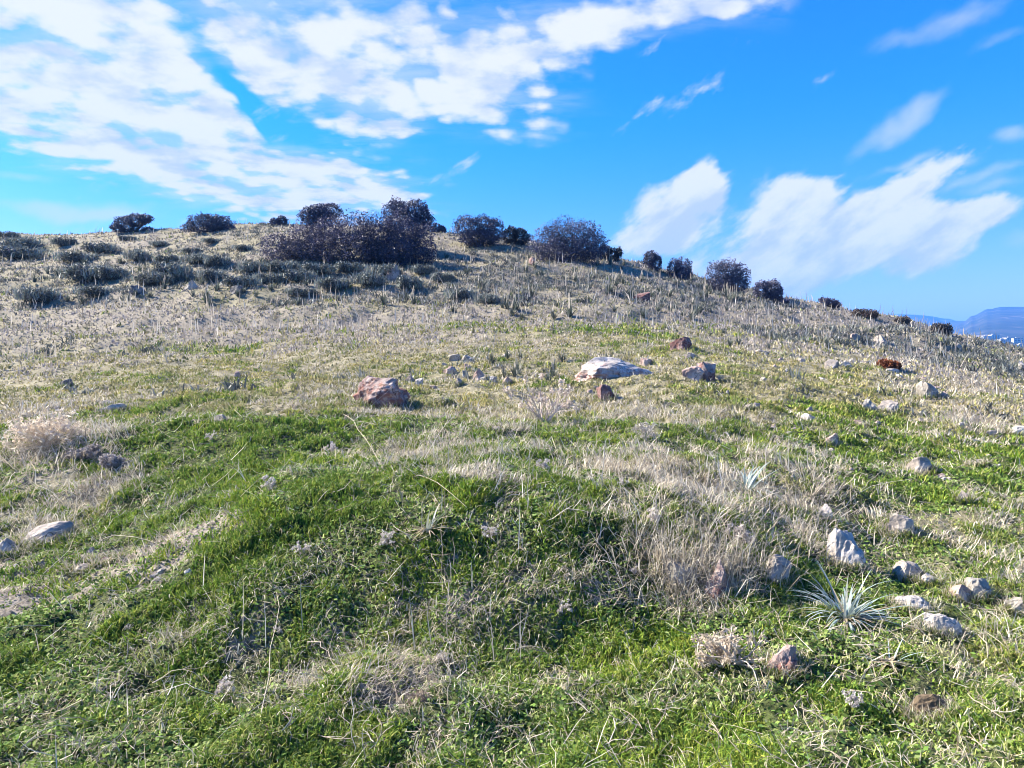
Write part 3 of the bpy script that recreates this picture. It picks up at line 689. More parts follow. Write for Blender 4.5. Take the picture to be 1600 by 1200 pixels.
bush('thicket_bush', 'bush', 622, 414, 112, 72, [(-.5, .45, .5, .42), (.1, .5, .5, .45), (.6, .45, .42, .42), (0, .25, .85, .25)], 5200, 'darkest bush in front of the tallest tree of the thicket', [(.048, .049, .092), (.038, .040, .078), (.075, .075, .12)], .14)
bush('evergreen_bush', 'bush', 684, 362, 26, 14, [(-.2, .5, .6, .5), (.5, .4, .4, .4)], 900, 'small bush in the gap between the thicket and two bushes on the ridge', DARK, .14)
bush('evergreen_bush', 'bush', 748, 384, 78, 46, [(-.45, .6, .5, .38), (.15, .66, .5, .34), (.55, .5, .45, .38), (0, .3, .7, .3)], 4200, 'round topped dark bush on the ridge between the thicket and the biggest bush', DARK, .14)
bush('evergreen_bush', 'bush', 806, 382, 44, 28, [(-.4, .5, .5, .45), (.3, .45, .6, .4)], 1800, 'low dark bush squeezed beside the biggest round bush', [(.04, .042, .055), (.03, .033, .045)], .14)
bush('evergreen_bush', 'bush', 888, 410, 116, 64, [(-.55, .42, .42, .4), (-.1, .66, .5, .34), (.3, .55, .5, .4), (.65, .4, .35, .35), (0, .3, .85, .3)], 7000, 'biggest round dark bush on the ridge', DARK, .13)
bush('evergreen_bush', 'bush', 952, 406, 40, 24, [(-.4, .45, .5, .42), (.3, .35, .45, .35), (.75, .5, .2, .25)], 1500, 'low straggly bush trailing from the biggest round bush', [(.04, .042, .052), (.055, .055, .065)], .13)
bush('evergreen_bush', 'bush', 1019, 422, 32, 28, [(-.2, .6, .6, .4), (.35, .45, .55, .4)], 1500, 'small upright bush, first below the biggest bush on the falling ridge', GREYP[:2]+DARK, .11)
bush('evergreen_bush', 'bush', 1061, 437, 42, 34, [(-.35, .5, .5, .42), (.3, .6, .55, .38), (.3, .25, .6, .3)], 2200, 'round bush between a small upright one and the largest bush of the falling ridge', GREYP[:2]+DARK, .11)
bush('evergreen_bush', 'bush', 1135, 457, 68, 48, [(-.4, .5, .5, .42), (.1, .66, .55, .34), (.5, .45, .45, .42), (0, .28, .8, .28)], 4200, 'evenly domed bush, largest on the falling ridge below the biggest one', GREYP[:2]+DARK, .11)
bush('evergreen_bush', 'bush', 1201, 470, 44, 33, [(-.35, .5, .55, .42), (.3, .55, .55, .38), (.6, .3, .4, .28)], 2200, 'last full round bush down the falling ridge', GREYP[:2]+DARK, .11)
bush('evergreen_bush', 'bush', 1226, 473, 18, 8, [(-.3, .45, .6, .45), (.5, .4, .4, .35)], 500, 'tiny low bush touching the last full round bush', DARK, .1)
bush('windswept_tree', 'tree', 1298, 481, 32, 17, [(-.5, .75, .5, .22), (.1, .6, .5, .25), (.6, .35, .4, .25)], 900, 'small windswept tree leaning alone on the falling ridge', GREYP[:2]+DARK[:2], .1)
bush('evergreen_bush', 'bush', 1352, 496, 40, 14, [(-.5, .5, .5, .4), (.2, .4, .6, .4), (.7, .3, .3, .3)], 1100, 'low reddish brown shrub on the skyline below the small windswept tree', [(.14, .09, .075), (.10, .065, .06), (.07, .06, .055)], .1)
bush('evergreen_bush', 'bush', 1410, 506, 26, 13, [(-.3, .45, .6, .4), (.4, .5, .5, .4)], 700, 'thin twiggy bush on the skyline beside the reddish brown shrub', [(.13, .11, .10), (.09, .08, .075)], .1)
bush('evergreen_bush', 'bush', 1470, 523, 34, 20, [(-.3, .5, .55, .4), (.4, .4, .55, .4)], 1000, 'grey bush on the skyline in front of the blue mountain', [(.12, .115, .12), (.09, .085, .09), (.06, .06, .06)], .1)
bush('rust_shrub', 'shrub', 1388, 575, 34, 14, [(-.4, .5, .5, .5), (.3, .4, .6, .4)], 1500, 'rust red dead shrub on the stony slope', [(.26, .075, .03), (.18, .05, .025), (.34, .13, .05)], .07)

# low blue green shrubs on the hillside, each its own thing
LOW = [(35, 405, 80, 22), (120, 410, 70, 20), (310, 412, 60, 18), (240, 445, 70, 22), (380, 448, 60, 20), (440, 424, 60, 20), (600, 432, 60, 22), (660, 428, 40, 18), (500, 428, 60, 18), (150, 462, 70, 18), (35, 392, 74, 24), (100, 384, 40, 16), (160, 396, 56, 18), (136, 440, 84, 32), (216, 408, 44, 20), (262, 410, 44, 15), (272, 434, 62, 28), (340, 416, 46, 20), (60, 472, 70, 26),
       (10, 372, 40, 12), (178, 436, 50, 22), (330, 436, 46, 18), (395, 425, 50, 20), (420, 445, 56, 22), (470, 440, 54, 22), (520, 452, 60, 24), (575, 446, 56, 26), (470, 462, 54, 16), (640, 452, 46, 24), (720, 470, 60, 24),
       (762, 474, 46, 18), (690, 440, 40, 18), (548, 425, 50, 18), (380, 392, 36, 12), (250, 385, 34, 10), (300, 396, 34, 11), (200, 376, 30, 9), (330, 380, 34, 9)]
shrub_parts = []
def low_shrub(i, px, py, w, h):
    if i < 4:
        g = np.random.default_rng(900+i); a = Acc()
        lob = [(g.uniform(-.6, .6), g.uniform(-.35, .35), g.uniform(.3, .55), g.uniform(.3, .45), g.uniform(.25, .4), g.uniform(.28, .45)) for _ in range(7)]
        a.add(*foliage(lob, 1500, .115, [(.13, .15, .145), (.10, .115, .115), (.18, .20, .185), (.075, .088, .088)], 300+i, .4))
        n = 420
        P = np.stack([g.uniform(-.85, .85, n), g.uniform(-.5, .5, n), g.uniform(.05, .45, n)], 1)
        a.add(*blades(P, g.uniform(.25, .6, n), g.uniform(.03, .055, n), g.uniform(0, 6.3, n), g.uniform(0, .6, n), g.uniform(0, .6, n), vary((.24, .26, .23), n)))
        f = a.build('crown', M_LEAF, None, link=False)
        t = Acc()
        for k in range(7):
            t.tube([(g.uniform(-.3, .3), g.uniform(-.2, .2), -.1), (g.uniform(-.5, .5), g.uniform(-.3, .3), .3), (g.uniform(-.7, .7), g.uniform(-.4, .4), .6)], .03, .008, (.09, .075, .06))
        s = t.build('stem', M_TWIG, None, link=False)
        shrub_parts.append((f, s))
    f, s = shrub_parts[i % 4]
    p = at(px, py); sc = p[1]/F
    root = empty('hillside_shrub', (p[0], p[1], p[2]-.03), rng.uniform(-.5, .5)+(PI if i % 2 else 0)); root.scale = (w*sc/2, w*sc/2, h*sc/.95)
    for q in (f, s):
        c = q if q.parent is None and i < 4 else q.copy()
        COL.objects.link(c); c.parent = root
    if px < 350: lab, grp = 'low blue green shrub on the ridge slope outside the dark thicket', 'blue green shrubs beside the thicket slope'
    else: lab, grp = 'low grey green shrub on the slope just below the dark thicket', 'grey green shrubs below the thicket'
    tag(root, lab, 'shrub', grp)
for i, a in enumerate(LOW): low_shrub(i, *a)

# spiky leaf tufts (one mesh of each of four kinds, copied)
def strap(P, az, L, W, lean, curl, c, seg=5):
    """one long strap leaf with a fold"""
    pts = [np.array(P, float)]; t = lean
    for k in range(seg):
        d = np.array([math.sin(t)*math.cos(az), math.sin(t)*math.sin(az), math.cos(t)]); pts.append(pts[-1]+d*L/seg); t += curl/seg
    s = np.array([-math.sin(az), math.cos(az), 0]); V = []
    for k, p in enumerate(pts):
        w = W/2*(1-(k/seg)**2.2)*(1 if k else .8)+.0006
        V += [p-s*w, p+np.array([0, 0, -.25*w]), p+s*w]
    q = []
    for k in range(seg): b = k*3; q += [(b, b+1, b+4, b+3), (b+1, b+2, b+5, b+4)]
    return np.array(V), q, None, np.repeat(np.array([c]), len(V), 0)
tuft_mesh = []
for i in range(4):
    g = random.Random(50+i); a = Acc()
    for k in range(34):
        c = np.array([(.10, .12, .10), (.07, .09, .075), (.15, .17, .14)][k % 3])*g.uniform(.7, 1.2)
        a.add(*strap((g.uniform(-.08, .08), g.uniform(-.08, .08), 0), g.uniform(0, 6.28), g.uniform(.35, .75), g.uniform(.04, .06), g.uniform(.05, .8), g.uniform(.1, .9), c, 3))
    for k in range(3):
        x, y = g.uniform(-.1, .1), g.uniform(-.1, .1)
        a.tube([(x, y, 0), (x+g.uniform(-.05, .05), y, .5), (x+g.uniform(-.1, .1), y, g.uniform(.7, 1.1))], .014, .008, (.5, .45, .38), 3)
    tuft_mesh.append(a.build('leaf_tuft', M_PLANT, None, link=False))
def tuft(i, px, py, size, lab, grp):
    p = at(px, py); src = tuft_mesh[i % 4]
    o = src if src.users_collection == () and 'category' not in src else src.copy()
    COL.objects.link(o); o.location = (p[0], p[1], p[2]-.02); o.rotation_euler = (0, 0, rng.uniform(0, 6.28)); o.scale = (size,)*3
    tag(o, lab, 'tuft', grp)
TREG = [(72, lambda: (rng.uniform(690, 1150), rng.uniform(400, 500)), 'spiky grey green leaf tuft on the stony slope under the ridge bushes', 'leaf tufts under the ridge bushes'),
        (62, lambda: (rng.uniform(0, 680), rng.uniform(400, 478)), 'spiky grey green leaf tuft among the shrubs of the thicket slope', 'leaf tufts among the hillside shrubs'),
        (32, lambda: (rng.uniform(1050, 1480), rng.uniform(470, 560)), 'spiky grey green leaf tuft on the slope below the falling ridge', 'leaf tufts below the falling ridge'),
        (14, lambda: (rng.uniform(760, 960), rng.uniform(560, 600)), 'spiky grey green leaf tuft around the wide pale slab', 'leaf tufts around the wide slab')]
k = 0
for n, f, lab, grp in TREG:
    for i in range(n):
        px, py = f()
        sky = np.interp(px, [0, 400, 800, 1000, 1250, 1500], [375, 360, 385, 415, 480, 525])
        if py < sky: py = sky+rng.uniform(3, 40)
        tuft(k, px, py, rng.uniform(.7, 1.35)*(.45 if 'slab' in lab else .5 if 'falling' in lab else .8), lab, grp); k += 1

# ------------------------------------------------------------------ near plants
def rosette(px, py, n, L, W, label, pal, lean=(.35, 1.35), curl=(.2, 1.2), seed=1, r=.05):
    p = at(px, py); g = random.Random(seed); root = empty('leaf_rosette', (p[0], p[1], p[2]))
    a = Acc()
    for k in range(n):
        c = np.array(pal[k % len(pal)])*g.uniform(.75, 1.2); az = g.uniform(0, 2*PI); rr = g.uniform(0, r)
        a.add(*strap((rr*math.cos(az), rr*math.sin(az), .0), az+g.uniform(-.4, .4), g.uniform(*L), g.uniform(*W), g.uniform(*lean), g.uniform(*curl), c, 7))
    a.build('leaves', M_PLANT, root, True)
    b = Acc()
    for k in range(30):
        az = g.uniform(0, 2*PI); b.add(*strap((0, 0, .01), az, g.uniform(.3, .9)*L[1], .011, g.uniform(1.0, 1.5), g.uniform(.2, .9), np.array((.42, .35, .24))*g.uniform(.6, 1.2), 5))
    b.build('withered_leaves', M_STRAW, root)
    return tag(root, label, 'plant')
BG = [(.30, .37, .36), (.22, .29, .28), (.40, .46, .45), (.26, .32, .30), (.33, .36, .30)]
rosette(1322, 968, 96, (.18, .43), (.009, .015), 'blue green strap leaved rosette between the white boulder and cracked outcrop', BG, (.25, 1.4), (.3, 1.6), 3, .06)
rosette(1166, 770, 34, (.22, .46), (.014, .022), 'arching grey green rosette at the edge of the straw tangle', BG, (.3, 1.2), (.3, 1.5), 4, .05)
rosette(668, 832, 15, (.10, .24), (.010, .016), 'small silvery rosette on the green bank under the crossed dead stems', [(.34, .36, .30), (.26, .30, .25), (.42, .42, .37)], (.3, 1.2), (.2, .9), 5, .04)
rosette(1390, 1040, 12, (.10, .2), (.006, .010), 'few thin grey leaves in the turf under the cracked outcrop', BG, (.3, 1.2), (.2, .9), 6, .03)

def branchy(a, p, d, L, r, depth, g, c, spread=.6, heads=None):
    pts = [np.array(p, float)]; d = np.array(d, float)
    for k in range(4):
        d = d+np.array([g.gauss(0, .14), g.gauss(0, .14), g.gauss(0, .1)]); d /= np.linalg.norm(d); pts.append(pts[-1]+d*L/4)
    a.tube(pts, r, r*.55, tuple(np.array(c)*g.uniform(.8, 1.15)), 4)
    if depth == 0:
        if heads is not None: heads.append(pts[-1])
        return
    for k in range(g.choice((2, 3, 3))):
        dd = d+np.array([g.gauss(0, spread), g.gauss(0, spread), g.gauss(0, spread*.6)]); dd /= np.linalg.norm(dd)
        branchy(a, pts[g.choice((2, 3, 4))], dd, L*g.uniform(.55, .8), r*.6, depth-1, g, c, spread, heads)
def fluff(centres, n, size, pal, seed):
    g = np.random.default_rng(seed); C = np.repeat(np.asarray(centres, float), n, 0); m = len(C)
    d = g.normal(0, 1, (m, 3)); d /= np.linalg.norm(d, axis=1)[:, None]; s = g.uniform(.4, 1, m)[:, None]*size
    P = C+d*s*.55; A = d*.7+g.normal(0, .5, (m, 3)); A /= np.linalg.norm(A, axis=1)[:, None]
    B = np.cross(A, g.normal(0, 1, (m, 3))); B /= np.linalg.norm(B, axis=1)[:, None]
    V = np.stack([P-A*s*.5, P+B*s*.14, P+A*s*.5, P-B*s*.14], 1).reshape(-1, 3); b = np.arange(m)*4
    pal = np.asarray(pal); c = pal[g.integers(0, len(pal), m)]*np.clip(g.normal(1, .2, (m, 1)), .5, 1.5)
    return V, np.stack([b, b+1, b+2, b+3], 1), None, np.repeat(np.clip(c, .01, .9), 4, 0)
def dead_shrub(px, py, w, h, label, c, headpal, seed, stems=9, headsize=.05, depth=2, up=1.0, nheads=26, r0=.007):
    p = at(px, py); sc = p[1]/F; g = random.Random(seed); root = empty('dead_shrub', (p[0], p[1], p[2]-.02)); a = Acc(); heads = []
    W, Hh = w*sc, h*sc
    for k in range(stems):
        az = g.uniform(0, 2*PI); o = g.uniform(.2, 1)
        d = np.array([math.cos(az)*o*W/2, math.sin(az)*o*W/2, Hh*up*g.uniform(.6, 1)]); L = np.linalg.norm(d)
        branchy(a, (g.uniform(-.04, .04), g.uniform(-.04, .04), 0), d/L, L*.55, r0, depth, g, c, .45, heads)
    a.build('branches', M_TWIG, root)
    if headpal:
        b = Acc(); b.add(*fluff(heads, nheads, headsize, headpal, seed)); b.build('seed_head_foliage', M_STRAW, root)
    return tag(root, label, 'shrub')
PINKISH = [(.54, .45, .39), (.44, .36, .31), (.62, .55, .49)]
dead_shrub(852, 662, 96, 92, 'pinkish dead shrub with dried flower heads under the wide pale slab', (.56, .46, .41), PINKISH, 7, 10, .085, 1, 1.0, 26, .010)
dead_shrub(76, 702, 136, 76, 'sprawling straw coloured dead shrub on the bank by the picture edge', (.64, .54, .42), [(.66, .56, .45), (.56, .45, .35), (.72, .64, .54)], 8, 46, .07, 2, .7, 6)
dead_shrub(132, 720, 60, 30, 'grey woody cushion against the straw coloured dead shrub', (.24, .20, .18), [(.30, .27, .25), (.22, .19, .18), (.40, .36, .34)], 9, 24, .06, 2, .7, 22)
dead_shrub(176, 730, 40, 28, 'small grey lilac cushion where the green bank begins', (.24, .20, .18), [(.34, .31, .30), (.25, .22, .22), (.44, .40, .39)], 10, 18, .05, 2, .7, 22)
dead_shrub(1135, 1035, 100, 90, 'tangled pale dead roots and stems above the reddish pointed stone', (.54, .46, .37), [(.54, .46, .37), (.44, .37, .29)], 12, 15, .04, 2, .6, 12, .009)
dead_shrub(1010, 690, 50, 40, 'bleached twiggy clump on the straw below the wide pale slab', (.46, .42, .37), [(.52, .48, .43), (.42, .38, .34)], 13, 12, .05, 1, .9, 20)
dead_shrub(1150, 850, 60, 40, 'grey dead flower clump over the upright red and grey stone', (.36, .32, .28), [(.46, .42, .38), (.38, .33, .30)], 14, 12, .04, 1, .9, 24)
dead_shrub(262, 568, 30, 46, 'tall pale dead plant standing alone on the straw terrace', (.46, .42, .37), [(.55, .50, .44), (.45, .41, .36)], 15, 5, .14, 1, 1.3, 20)
dead_shrub(660, 1095, 0+46, 50, 'brown twiggy clump in the shaded turf of the near bank', (.30, .24, .18), [(.34, .28, .22), (.26, .2, .16)], 16, 8, .02, 2, .5, 8)

HEADS = [(515, 712), (695, 712), (850, 738), (920, 748), (470, 870), (555, 888), (605, 856), (440, 838), (110, 940), (180, 935), (200, 990), (270, 955), (435, 995), (195, 1130),
         (245, 915), (300, 780), (355, 785), (130, 800), (690, 1040), (800, 940), (880, 965), (1310, 712), (765, 845), (1000, 710), (975, 765), (1100, 672), (1125, 596), (570, 812),
         (330, 690), (700, 880), (1020, 820), (1150, 820), (990, 900), (1500, 1060), (1330, 1110), (460, 1030), (350, 1090), (60, 1010), (420, 770), (620, 720)]
head_src = []
for i, (px, py) in enumerate(HEADS[::2]):
    if i < 4:
        g = random.Random(70+i); a = Acc(); hd = []
        for k in range(9):
            az = g.uniform(0, 2*PI); branchy(a, (0, 0, 0), (math.cos(az)*.6, math.sin(az)*.6, 1), g.uniform(.05, .10), .0022, 1, g, (.36, .31, .27), .5, hd)
        s0 = a.build('stems', M_TWIG, None, link=False)
        b = Acc(); b.add(*fluff(hd, 26, .032, [(.52, .47, .44), (.42, .37, .34), (.64, .60, .57)], i)); f0 = b.build('blossom', M_STRAW, None, link=False); head_src.append((s0, f0))
    p = at(px, py); root = empty('dried_flower_clump', (p[0], p[1], p[2]+.01), rng.uniform(0, 6)); root.scale = (max(.5, p[1]/9)*rng.uniform(.5, 1.3),)*3
    for q in head_src[i % 4]:
        c = q if i < 4 else q.copy(); COL.objects.link(c); c.parent = root
    tag(root, 'pale grey lilac clump of dried flowers low in the green bank' if py > 640 else 'pale dried flower clump by the reddish stone', 'dried flowers', 'dried flower clumps in the turf')

# single dead stems lying or standing in the turf: base pixel, tip pixel, height of the tip above the ground (m)
STEMS = [(402, 1190, 436, 950, .10, 'long pale dead stem leaning over the shaded near bank'), (562, 1195, 578, 1100, .16, 'upright dead stem in the shaded turf, taller of a pair'), (548, 1190, 552, 1075, .2, 'upright dead stem beside its taller pair in the shaded turf'),
         (160, 1148, 196, 1060, .06, 'bent dead stem rising from a whitish clump in the near turf'), (196, 1062, 198, 1000, .16, 'slender dead stem carrying a tangled dry head'), (236, 1097, 340, 1099, .03, 'white stem lying level across two upright ones'),
         (258, 1120, 262, 1040, .14, 'upright dead stem crossed by a level white one'), (290, 1105, 298, 1045, .12, 'thin slanting dead stem on the near bank'),
         (985, 930, 925, 830, .25, 'long brown stem running through the straw tangle'), (998, 922, 1072, 905, .05, 'forked pale twig at the foot of the straw tangle'),
         (1010, 1110, 1066, 1062, .05, 'pale forked twig lying on the bright green turf'), (945, 1178, 985, 1140, .04, 'short twig in the turf near the lower edge'),
         (535, 645, 598, 742, .05, 'pale stem crossing another below the red boulder'), (640, 745, 728, 800, .04, 'long pale stem lying on the green bank'), (650, 738, 718, 655, .10, 'pale stem slanting up toward the stone cluster'),
         (1268, 772, 1312, 725, .2, 'grey stick slanting out of the grassy mound'), (1338, 772, 1378, 735, .12, 'grey bent stick at the end of the grassy mound'),
         (1310, 805, 1380, 765, .08, 'arched grey stem over the shaded end of the grassy mound'), (823, 800, 826, 690, .5, 'tall straight dead stalk on the bank in the middle'), (704, 765, 702, 705, .3, 'straight dead stalk under a lilac dried head'),
         (780, 760, 781, 690, .34, 'thin straight stalk beside the middle bank stalk'), (640, 650, 643, 612, .3, 'thin straight stalk in the shadow of the red boulder'), (872, 668, 868, 600, .5, 'tall dry stalk beside the pinkish dead shrub'),
         (1022, 668, 1016, 585, .6, 'tall dry stalk in front of the wide pale slab, taller of several'), (1030, 668, 1034, 600, .5, 'dry stalk in front of the wide pale slab, slanting'), (1046, 672, 1038, 605, .5, 'dry stalk leaning toward the wide pale slab'),
         (1112, 610, 1110, 590, .2, 'short dry stalk before the round reddish stone'), (1500, 695, 1498, 672, .2, 'short pale stalk in the green tuft of the stony slope'), (1508, 697, 1507, 674, .2, 'pale stalk twin in the green tuft of the stony slope'),
         (80, 690, 92, 745, .06, 'pale bent stem hanging over the bank from the straw coloured shrub'), (150, 850, 245, 855, .03, 'long white stem lying beside the bare footpath'), (205, 800, 150, 860, .05, 'thin bent stem above the bare footpath'),
         (1580, 1020, 1540, 965, .05, 'pale reed lying toward the picture edge'), (1545, 1040, 1528, 1000, .04, 'shorter pale reed lying below another at the picture edge'), (480, 1010, 530, 1060, .04, 'crooked grey twig on the shaded bank'),
         (1190, 1085, 1150, 1050, .04, 'pale root end trailing from the tangled dead roots'), (30, 1180, 120, 1150, .03, 'white stem lying in the turf at the lower corner'), (700, 1100, 705, 985, .12, 'dead stem with curled dry leaves in the middle of the near bank')]
for i, (x0, y0, x1, y1, hh, lab) in enumerate(STEMS):
    a = at(x0, y0); g = random.Random(200+i)
    b = at(x1, y1); 
    if hh > .1:                                # a standing stem: its tip is above the base, seen at (x1, y1)
        Y = a[1]+g.uniform(-.1, .15); b = np.array([(x1-CX)/F*Y, Y, EYE+(HY-y1)/F*Y])
    else: b = b+[0, 0, hh]; a = a+[0, 0, .03]
    n = 7; pts = [a+(b-a)*t/(n-1)+np.array([g.gauss(0, .012), g.gauss(0, .012), (.05*math.sin(PI*t/(n-1)) if hh <= .1 else 0)+g.gauss(0, .006)]) for t in range(n)]
    pts[0] = a-[0, 0, .05]
    o = np.array(a); P = [q-o for q in pts]; r = .0017+.0005*a[1]/4
    A = Acc(); c = np.array([(.55, .48, .38), (.48, .41, .33), (.60, .55, .48)][i % 3])
    A.tube(P, r, r*.5, tuple(c), 5)
    for k in range(g.choice((1, 2, 3))):
        j = g.choice((2, 3, 4, 5)); d = np.array([g.gauss(0, .6), g.gauss(0, .6), g.gauss(.2, .5)]); L = np.linalg.norm(b-a)*g.uniform(.12, .3)
        A.tube([P[j], P[j]+d/np.linalg.norm(d)*L*.5+[0, 0, .01], P[j]+d/np.linalg.norm(d)*L], r*.6, r*.3, tuple(c*.95), 4)
    ob = A.build('dry_twig', M_TWIG); ob.location = o; tag(ob, lab, 'twig')

# ------------------------------------------------------------------ far hills and the white town
HP = {1380: [(900, -25), (1400, 590), (1800, 575), (3500, 520), (6500, 488), (7600, 500)], 1440: [(900, -25), (1400, 585), (1800, 562), (3500, 520), (6500, 491), (7600, 500)],
      1480: [(900, -25), (1250, 575), (1700, 556), (2300, 548), (4200, 515), (6500, 497), (7600, 520)], 1503: [(900, -25), (1200, 570), (1700, 545), (2200, 536), (4200, 504), (6500, 503), (7600, 520)],
      1520: [(900, -25), (1200, 565), (1700, 540), (2200, 530), (4200, 493), (5400, 505), (7600, 530)], 1545: [(900, -25), (1200, 562), (1700, 535), (2200, 527), (4200, 482), (5400, 500), (7600, 530)],
      1565: [(900, -25), (1200, 562), (1700, 534), (2200, 526), (4200, 478.5), (5400, 500), (7600, 530)], 1620: [(900, -25), (1200, 562), (1700, 534), (2200, 526), (4200, 479), (5400, 500), (7600, 530)],
      1700: [(900, -25), (1200, 565), (1700, 540), (2200, 530), (4200, 486), (5400, 500), (7600, 530)], 1900: [(900, -25), (1200, 575), (1700, 555), (2200, 540), (4200, 505), (5400, 520), (7600, 530)]}
hc = sorted(HP); haz = np.array([math.atan((c-CX)/F) for c in hc])
HR = np.linspace(900, 7600, 240)
_hp = []
for c in hc:
    d = np.array([q[0] for q in HP[c]], float); z = np.array([q[1] if k == 0 else EYE+(HY-q[1])/F*q[0] for k, q in enumerate(HP[c])], float)
    _hp.append(np.interp(HR, d, z))
_hp = np.array(_hp)
def hill_h(x, y):
    a = np.arctan2(x, y); out = np.zeros(np.shape(x)); k = np.clip((y-HR[0])/(HR[1]-HR[0]), 0, len(HR)-1.001)
    j = k.astype(int); f = k-j
    ai = np.clip(np.interp(a, haz, np.arange(len(haz))), 0, len(haz)-1.001); i = ai.astype(int); g = ai-i; g = g*g*(3-2*g)
    z = (_hp[i, j]*(1-f)+_hp[i, j+1]*f)*(1-g)+(_hp[i+1, j]*(1-f)+_hp[i+1, j+1]*f)*g
    amp = np.interp(y, [900, 1500, 2500, 4200, 7600], [3, 5, 26, 30, 40])
    return z+amp*(fbm2(x*.0022, y*.0022, 5, 55)-.5)-25*sstep(0, 1, np.interp(a, [haz[0], haz[0]+.03], [1, 0]))-40*np.interp(a, [haz[-1]-.04, haz[-1]], [0, 1])
def build_hills():
    az = np.linspace(haz[0], haz[-1], 260); A, D = np.meshgrid(az, HR)
    X = (np.tan(A)*D).ravel(); Y = D.ravel(); Z = hill_h(X, Y)
    n = len(az); i, j = np.meshgrid(np.arange(len(HR)-1), np.arange(n-1)); q = np.stack([i*n+j, i*n+j+1, (i+1)*n+j+1, (i+1)*n+j], -1).reshape(-1, 4)[:, ::-1]
    o = mesh_np('hills', np.stack([X, Y, Z], 1), q, None, None, None, None, True)
    m, t, b = material('scrubby_mountain')
    pos = t.new('ShaderNodeNewGeometry').outputs['Position']
    mp = t.new('ShaderNodeMapping'); t.set(mp.inputs[0], pos); mp.inputs['Scale'].default_value = (.0035, .0016, .012)
    n1 = t.noise(pos, .004, 6, .6); n2 = t.noise(mp.outputs[0], 1.6, 5, .55); n3 = t.noise(pos, .02, 4, .6)
    c = t.mix(t.ramp(n1, .4, .62), (.025, .033, .03), (.055, .055, .048))
    c = t.mix(t.m('MULTIPLY', t.ramp(n2, .58, .66), .8), c, (.26, .22, .20)); c = t.mix(t.m('MULTIPLY', t.ramp(n3, .6, .7), .3), c, (.2, .18, .16))
    t.set(b.inputs['Base Color'], c); o.data.materials.append(m)
    return structure(o)
build_hills()
M_PLASTER, _t, _b = material('white_plaster'); _b.inputs['Base Color'].default_value = (.44, .43, .42, 1)
M_FLATROOF, _t, _b = material('pale_roof_slab'); _b.inputs['Base Color'].default_value = (.33, .30, .28, 1)
M_WINDOW, _t, _b = material('dark_window'); _b.inputs['Base Color'].default_value = (.05, .06, .08, 1); _b.inputs['Roughness'].default_value = .2
def boxes(name, bs, mat, parent):
    V = []; q = []
    for x0, x1, y0, y1, z0, z1 in bs:
        n = len(V); V += [(x0, y0, z0), (x1, y0, z0), (x1, y1, z0), (x0, y1, z0), (x0, y0, z1), (x1, y0, z1), (x1, y1, z1), (x0, y1, z1)]
        q += [tuple(n+k for k in f) for f in ((0, 1, 5, 4), (1, 2, 6, 5), (2, 3, 7, 6), (3, 0, 4, 7), (4, 5, 6, 7), (3, 2, 1, 0))]
    return mesh_np(name, V, q, None, mat, None, parent)
HOUSES = [(1534, 534, 10, 8), (1543, 531, 12, 9), (1556, 530, 14, 11), (1536, 542, 14, 8), (1550, 542, 18, 9), (1569, 538, 12, 12), (1580, 534, 14, 10), (1592, 536, 14, 12), (1572, 547, 14, 9), (1586, 546, 16, 10), (1600, 545, 16, 11), (1612, 536, 14, 12), (1624, 542, 16, 12), (1528, 540, 9, 6), (1562, 548, 12, 8), (1640, 538, 16, 12)]
for i, (px, py, w, h) in enumerate(HOUSES):
    Yd = np.linspace(1150, 2150, 1200); x = (px-CX)/F*Yd; g_ = EYE+(HY-py)/F*Yd-hill_h(x, Yd); k = np.nonzero(g_ < 0)[0]
    Y = Yd[k[0]] if len(k) else 1900; X = (px-CX)/F*Y; sc = Y/F; W, Hh = w*sc, h*sc*.62; D = W*.8
    root = empty('town_house', (X, Y, float(hill_h(np.array([X]), np.array([Y]))[0])), rng.uniform(-.4, .1))
    st_ = max(2, int(round(Hh/3.4)))
    boxes('wall', [(-W/2, W/2, 0, D, -6, Hh)], M_PLASTER, root)
    boxes('roof', [(-W/2-.5, W/2+.5, -.5, D+.5, Hh+.01, Hh+.7), (-W*.2, W*.15, D*.3, D*.6, Hh+.71, Hh+2.8)], M_FLATROOF, root)
    for s in range(st_):
        for c in range(3):
            cx = (c-1)*W*.3; z = (s+.35)*Hh/st_
            boxes('window', [(cx-W*.09, cx+W*.09, -.12, .3, z, z+Hh/st_*.5)], M_WINDOW, root)
    tag(root, 'white flat roofed house of the hillside town under the blue mountain', 'house', 'white houses of the far town')
# trees between the houses
for i, (px, py) in enumerate([(1553, 536), (1561, 536), (1548, 547), (1534, 547), (1578, 541), (1596, 548)]):
    Y = 1330; X = (px-CX)/F*Y; Yd = np.linspace(1150, 2150, 1200); x = (px-CX)/F*Yd; k = np.nonzero(EYE+(HY-py)/F*Yd-hill_h(x, Yd) < 0)[0]
    Y = Yd[k[0]]-30 if len(k) else 1500; X = (px-CX)/F*Y
    root = empty('town_tree', (X, Y, float(hill_h(np.array([X]), np.array([Y]))[0])))
    a = Acc(); a.add(*foliage([(0, 0, 6, 6, 6, 5), (3, 1, 8, 4, 4, 4), (-4, 0, 5, 4, 4, 4)], 700, 1.5, [(.03, .045, .03), (.045, .06, .035)], 700+i)); a.build('crown', M_LEAF, root)
    b = Acc(); b.tube([(0, 0, -2), (.2, 0, 3), (0, 0, 7)], .6, .25, (.08, .06, .05), 5); b.build('trunk', M_TWIG, root)
    tag(root, 'dark tree between the white houses of the far town', 'tree', 'trees between the far houses')

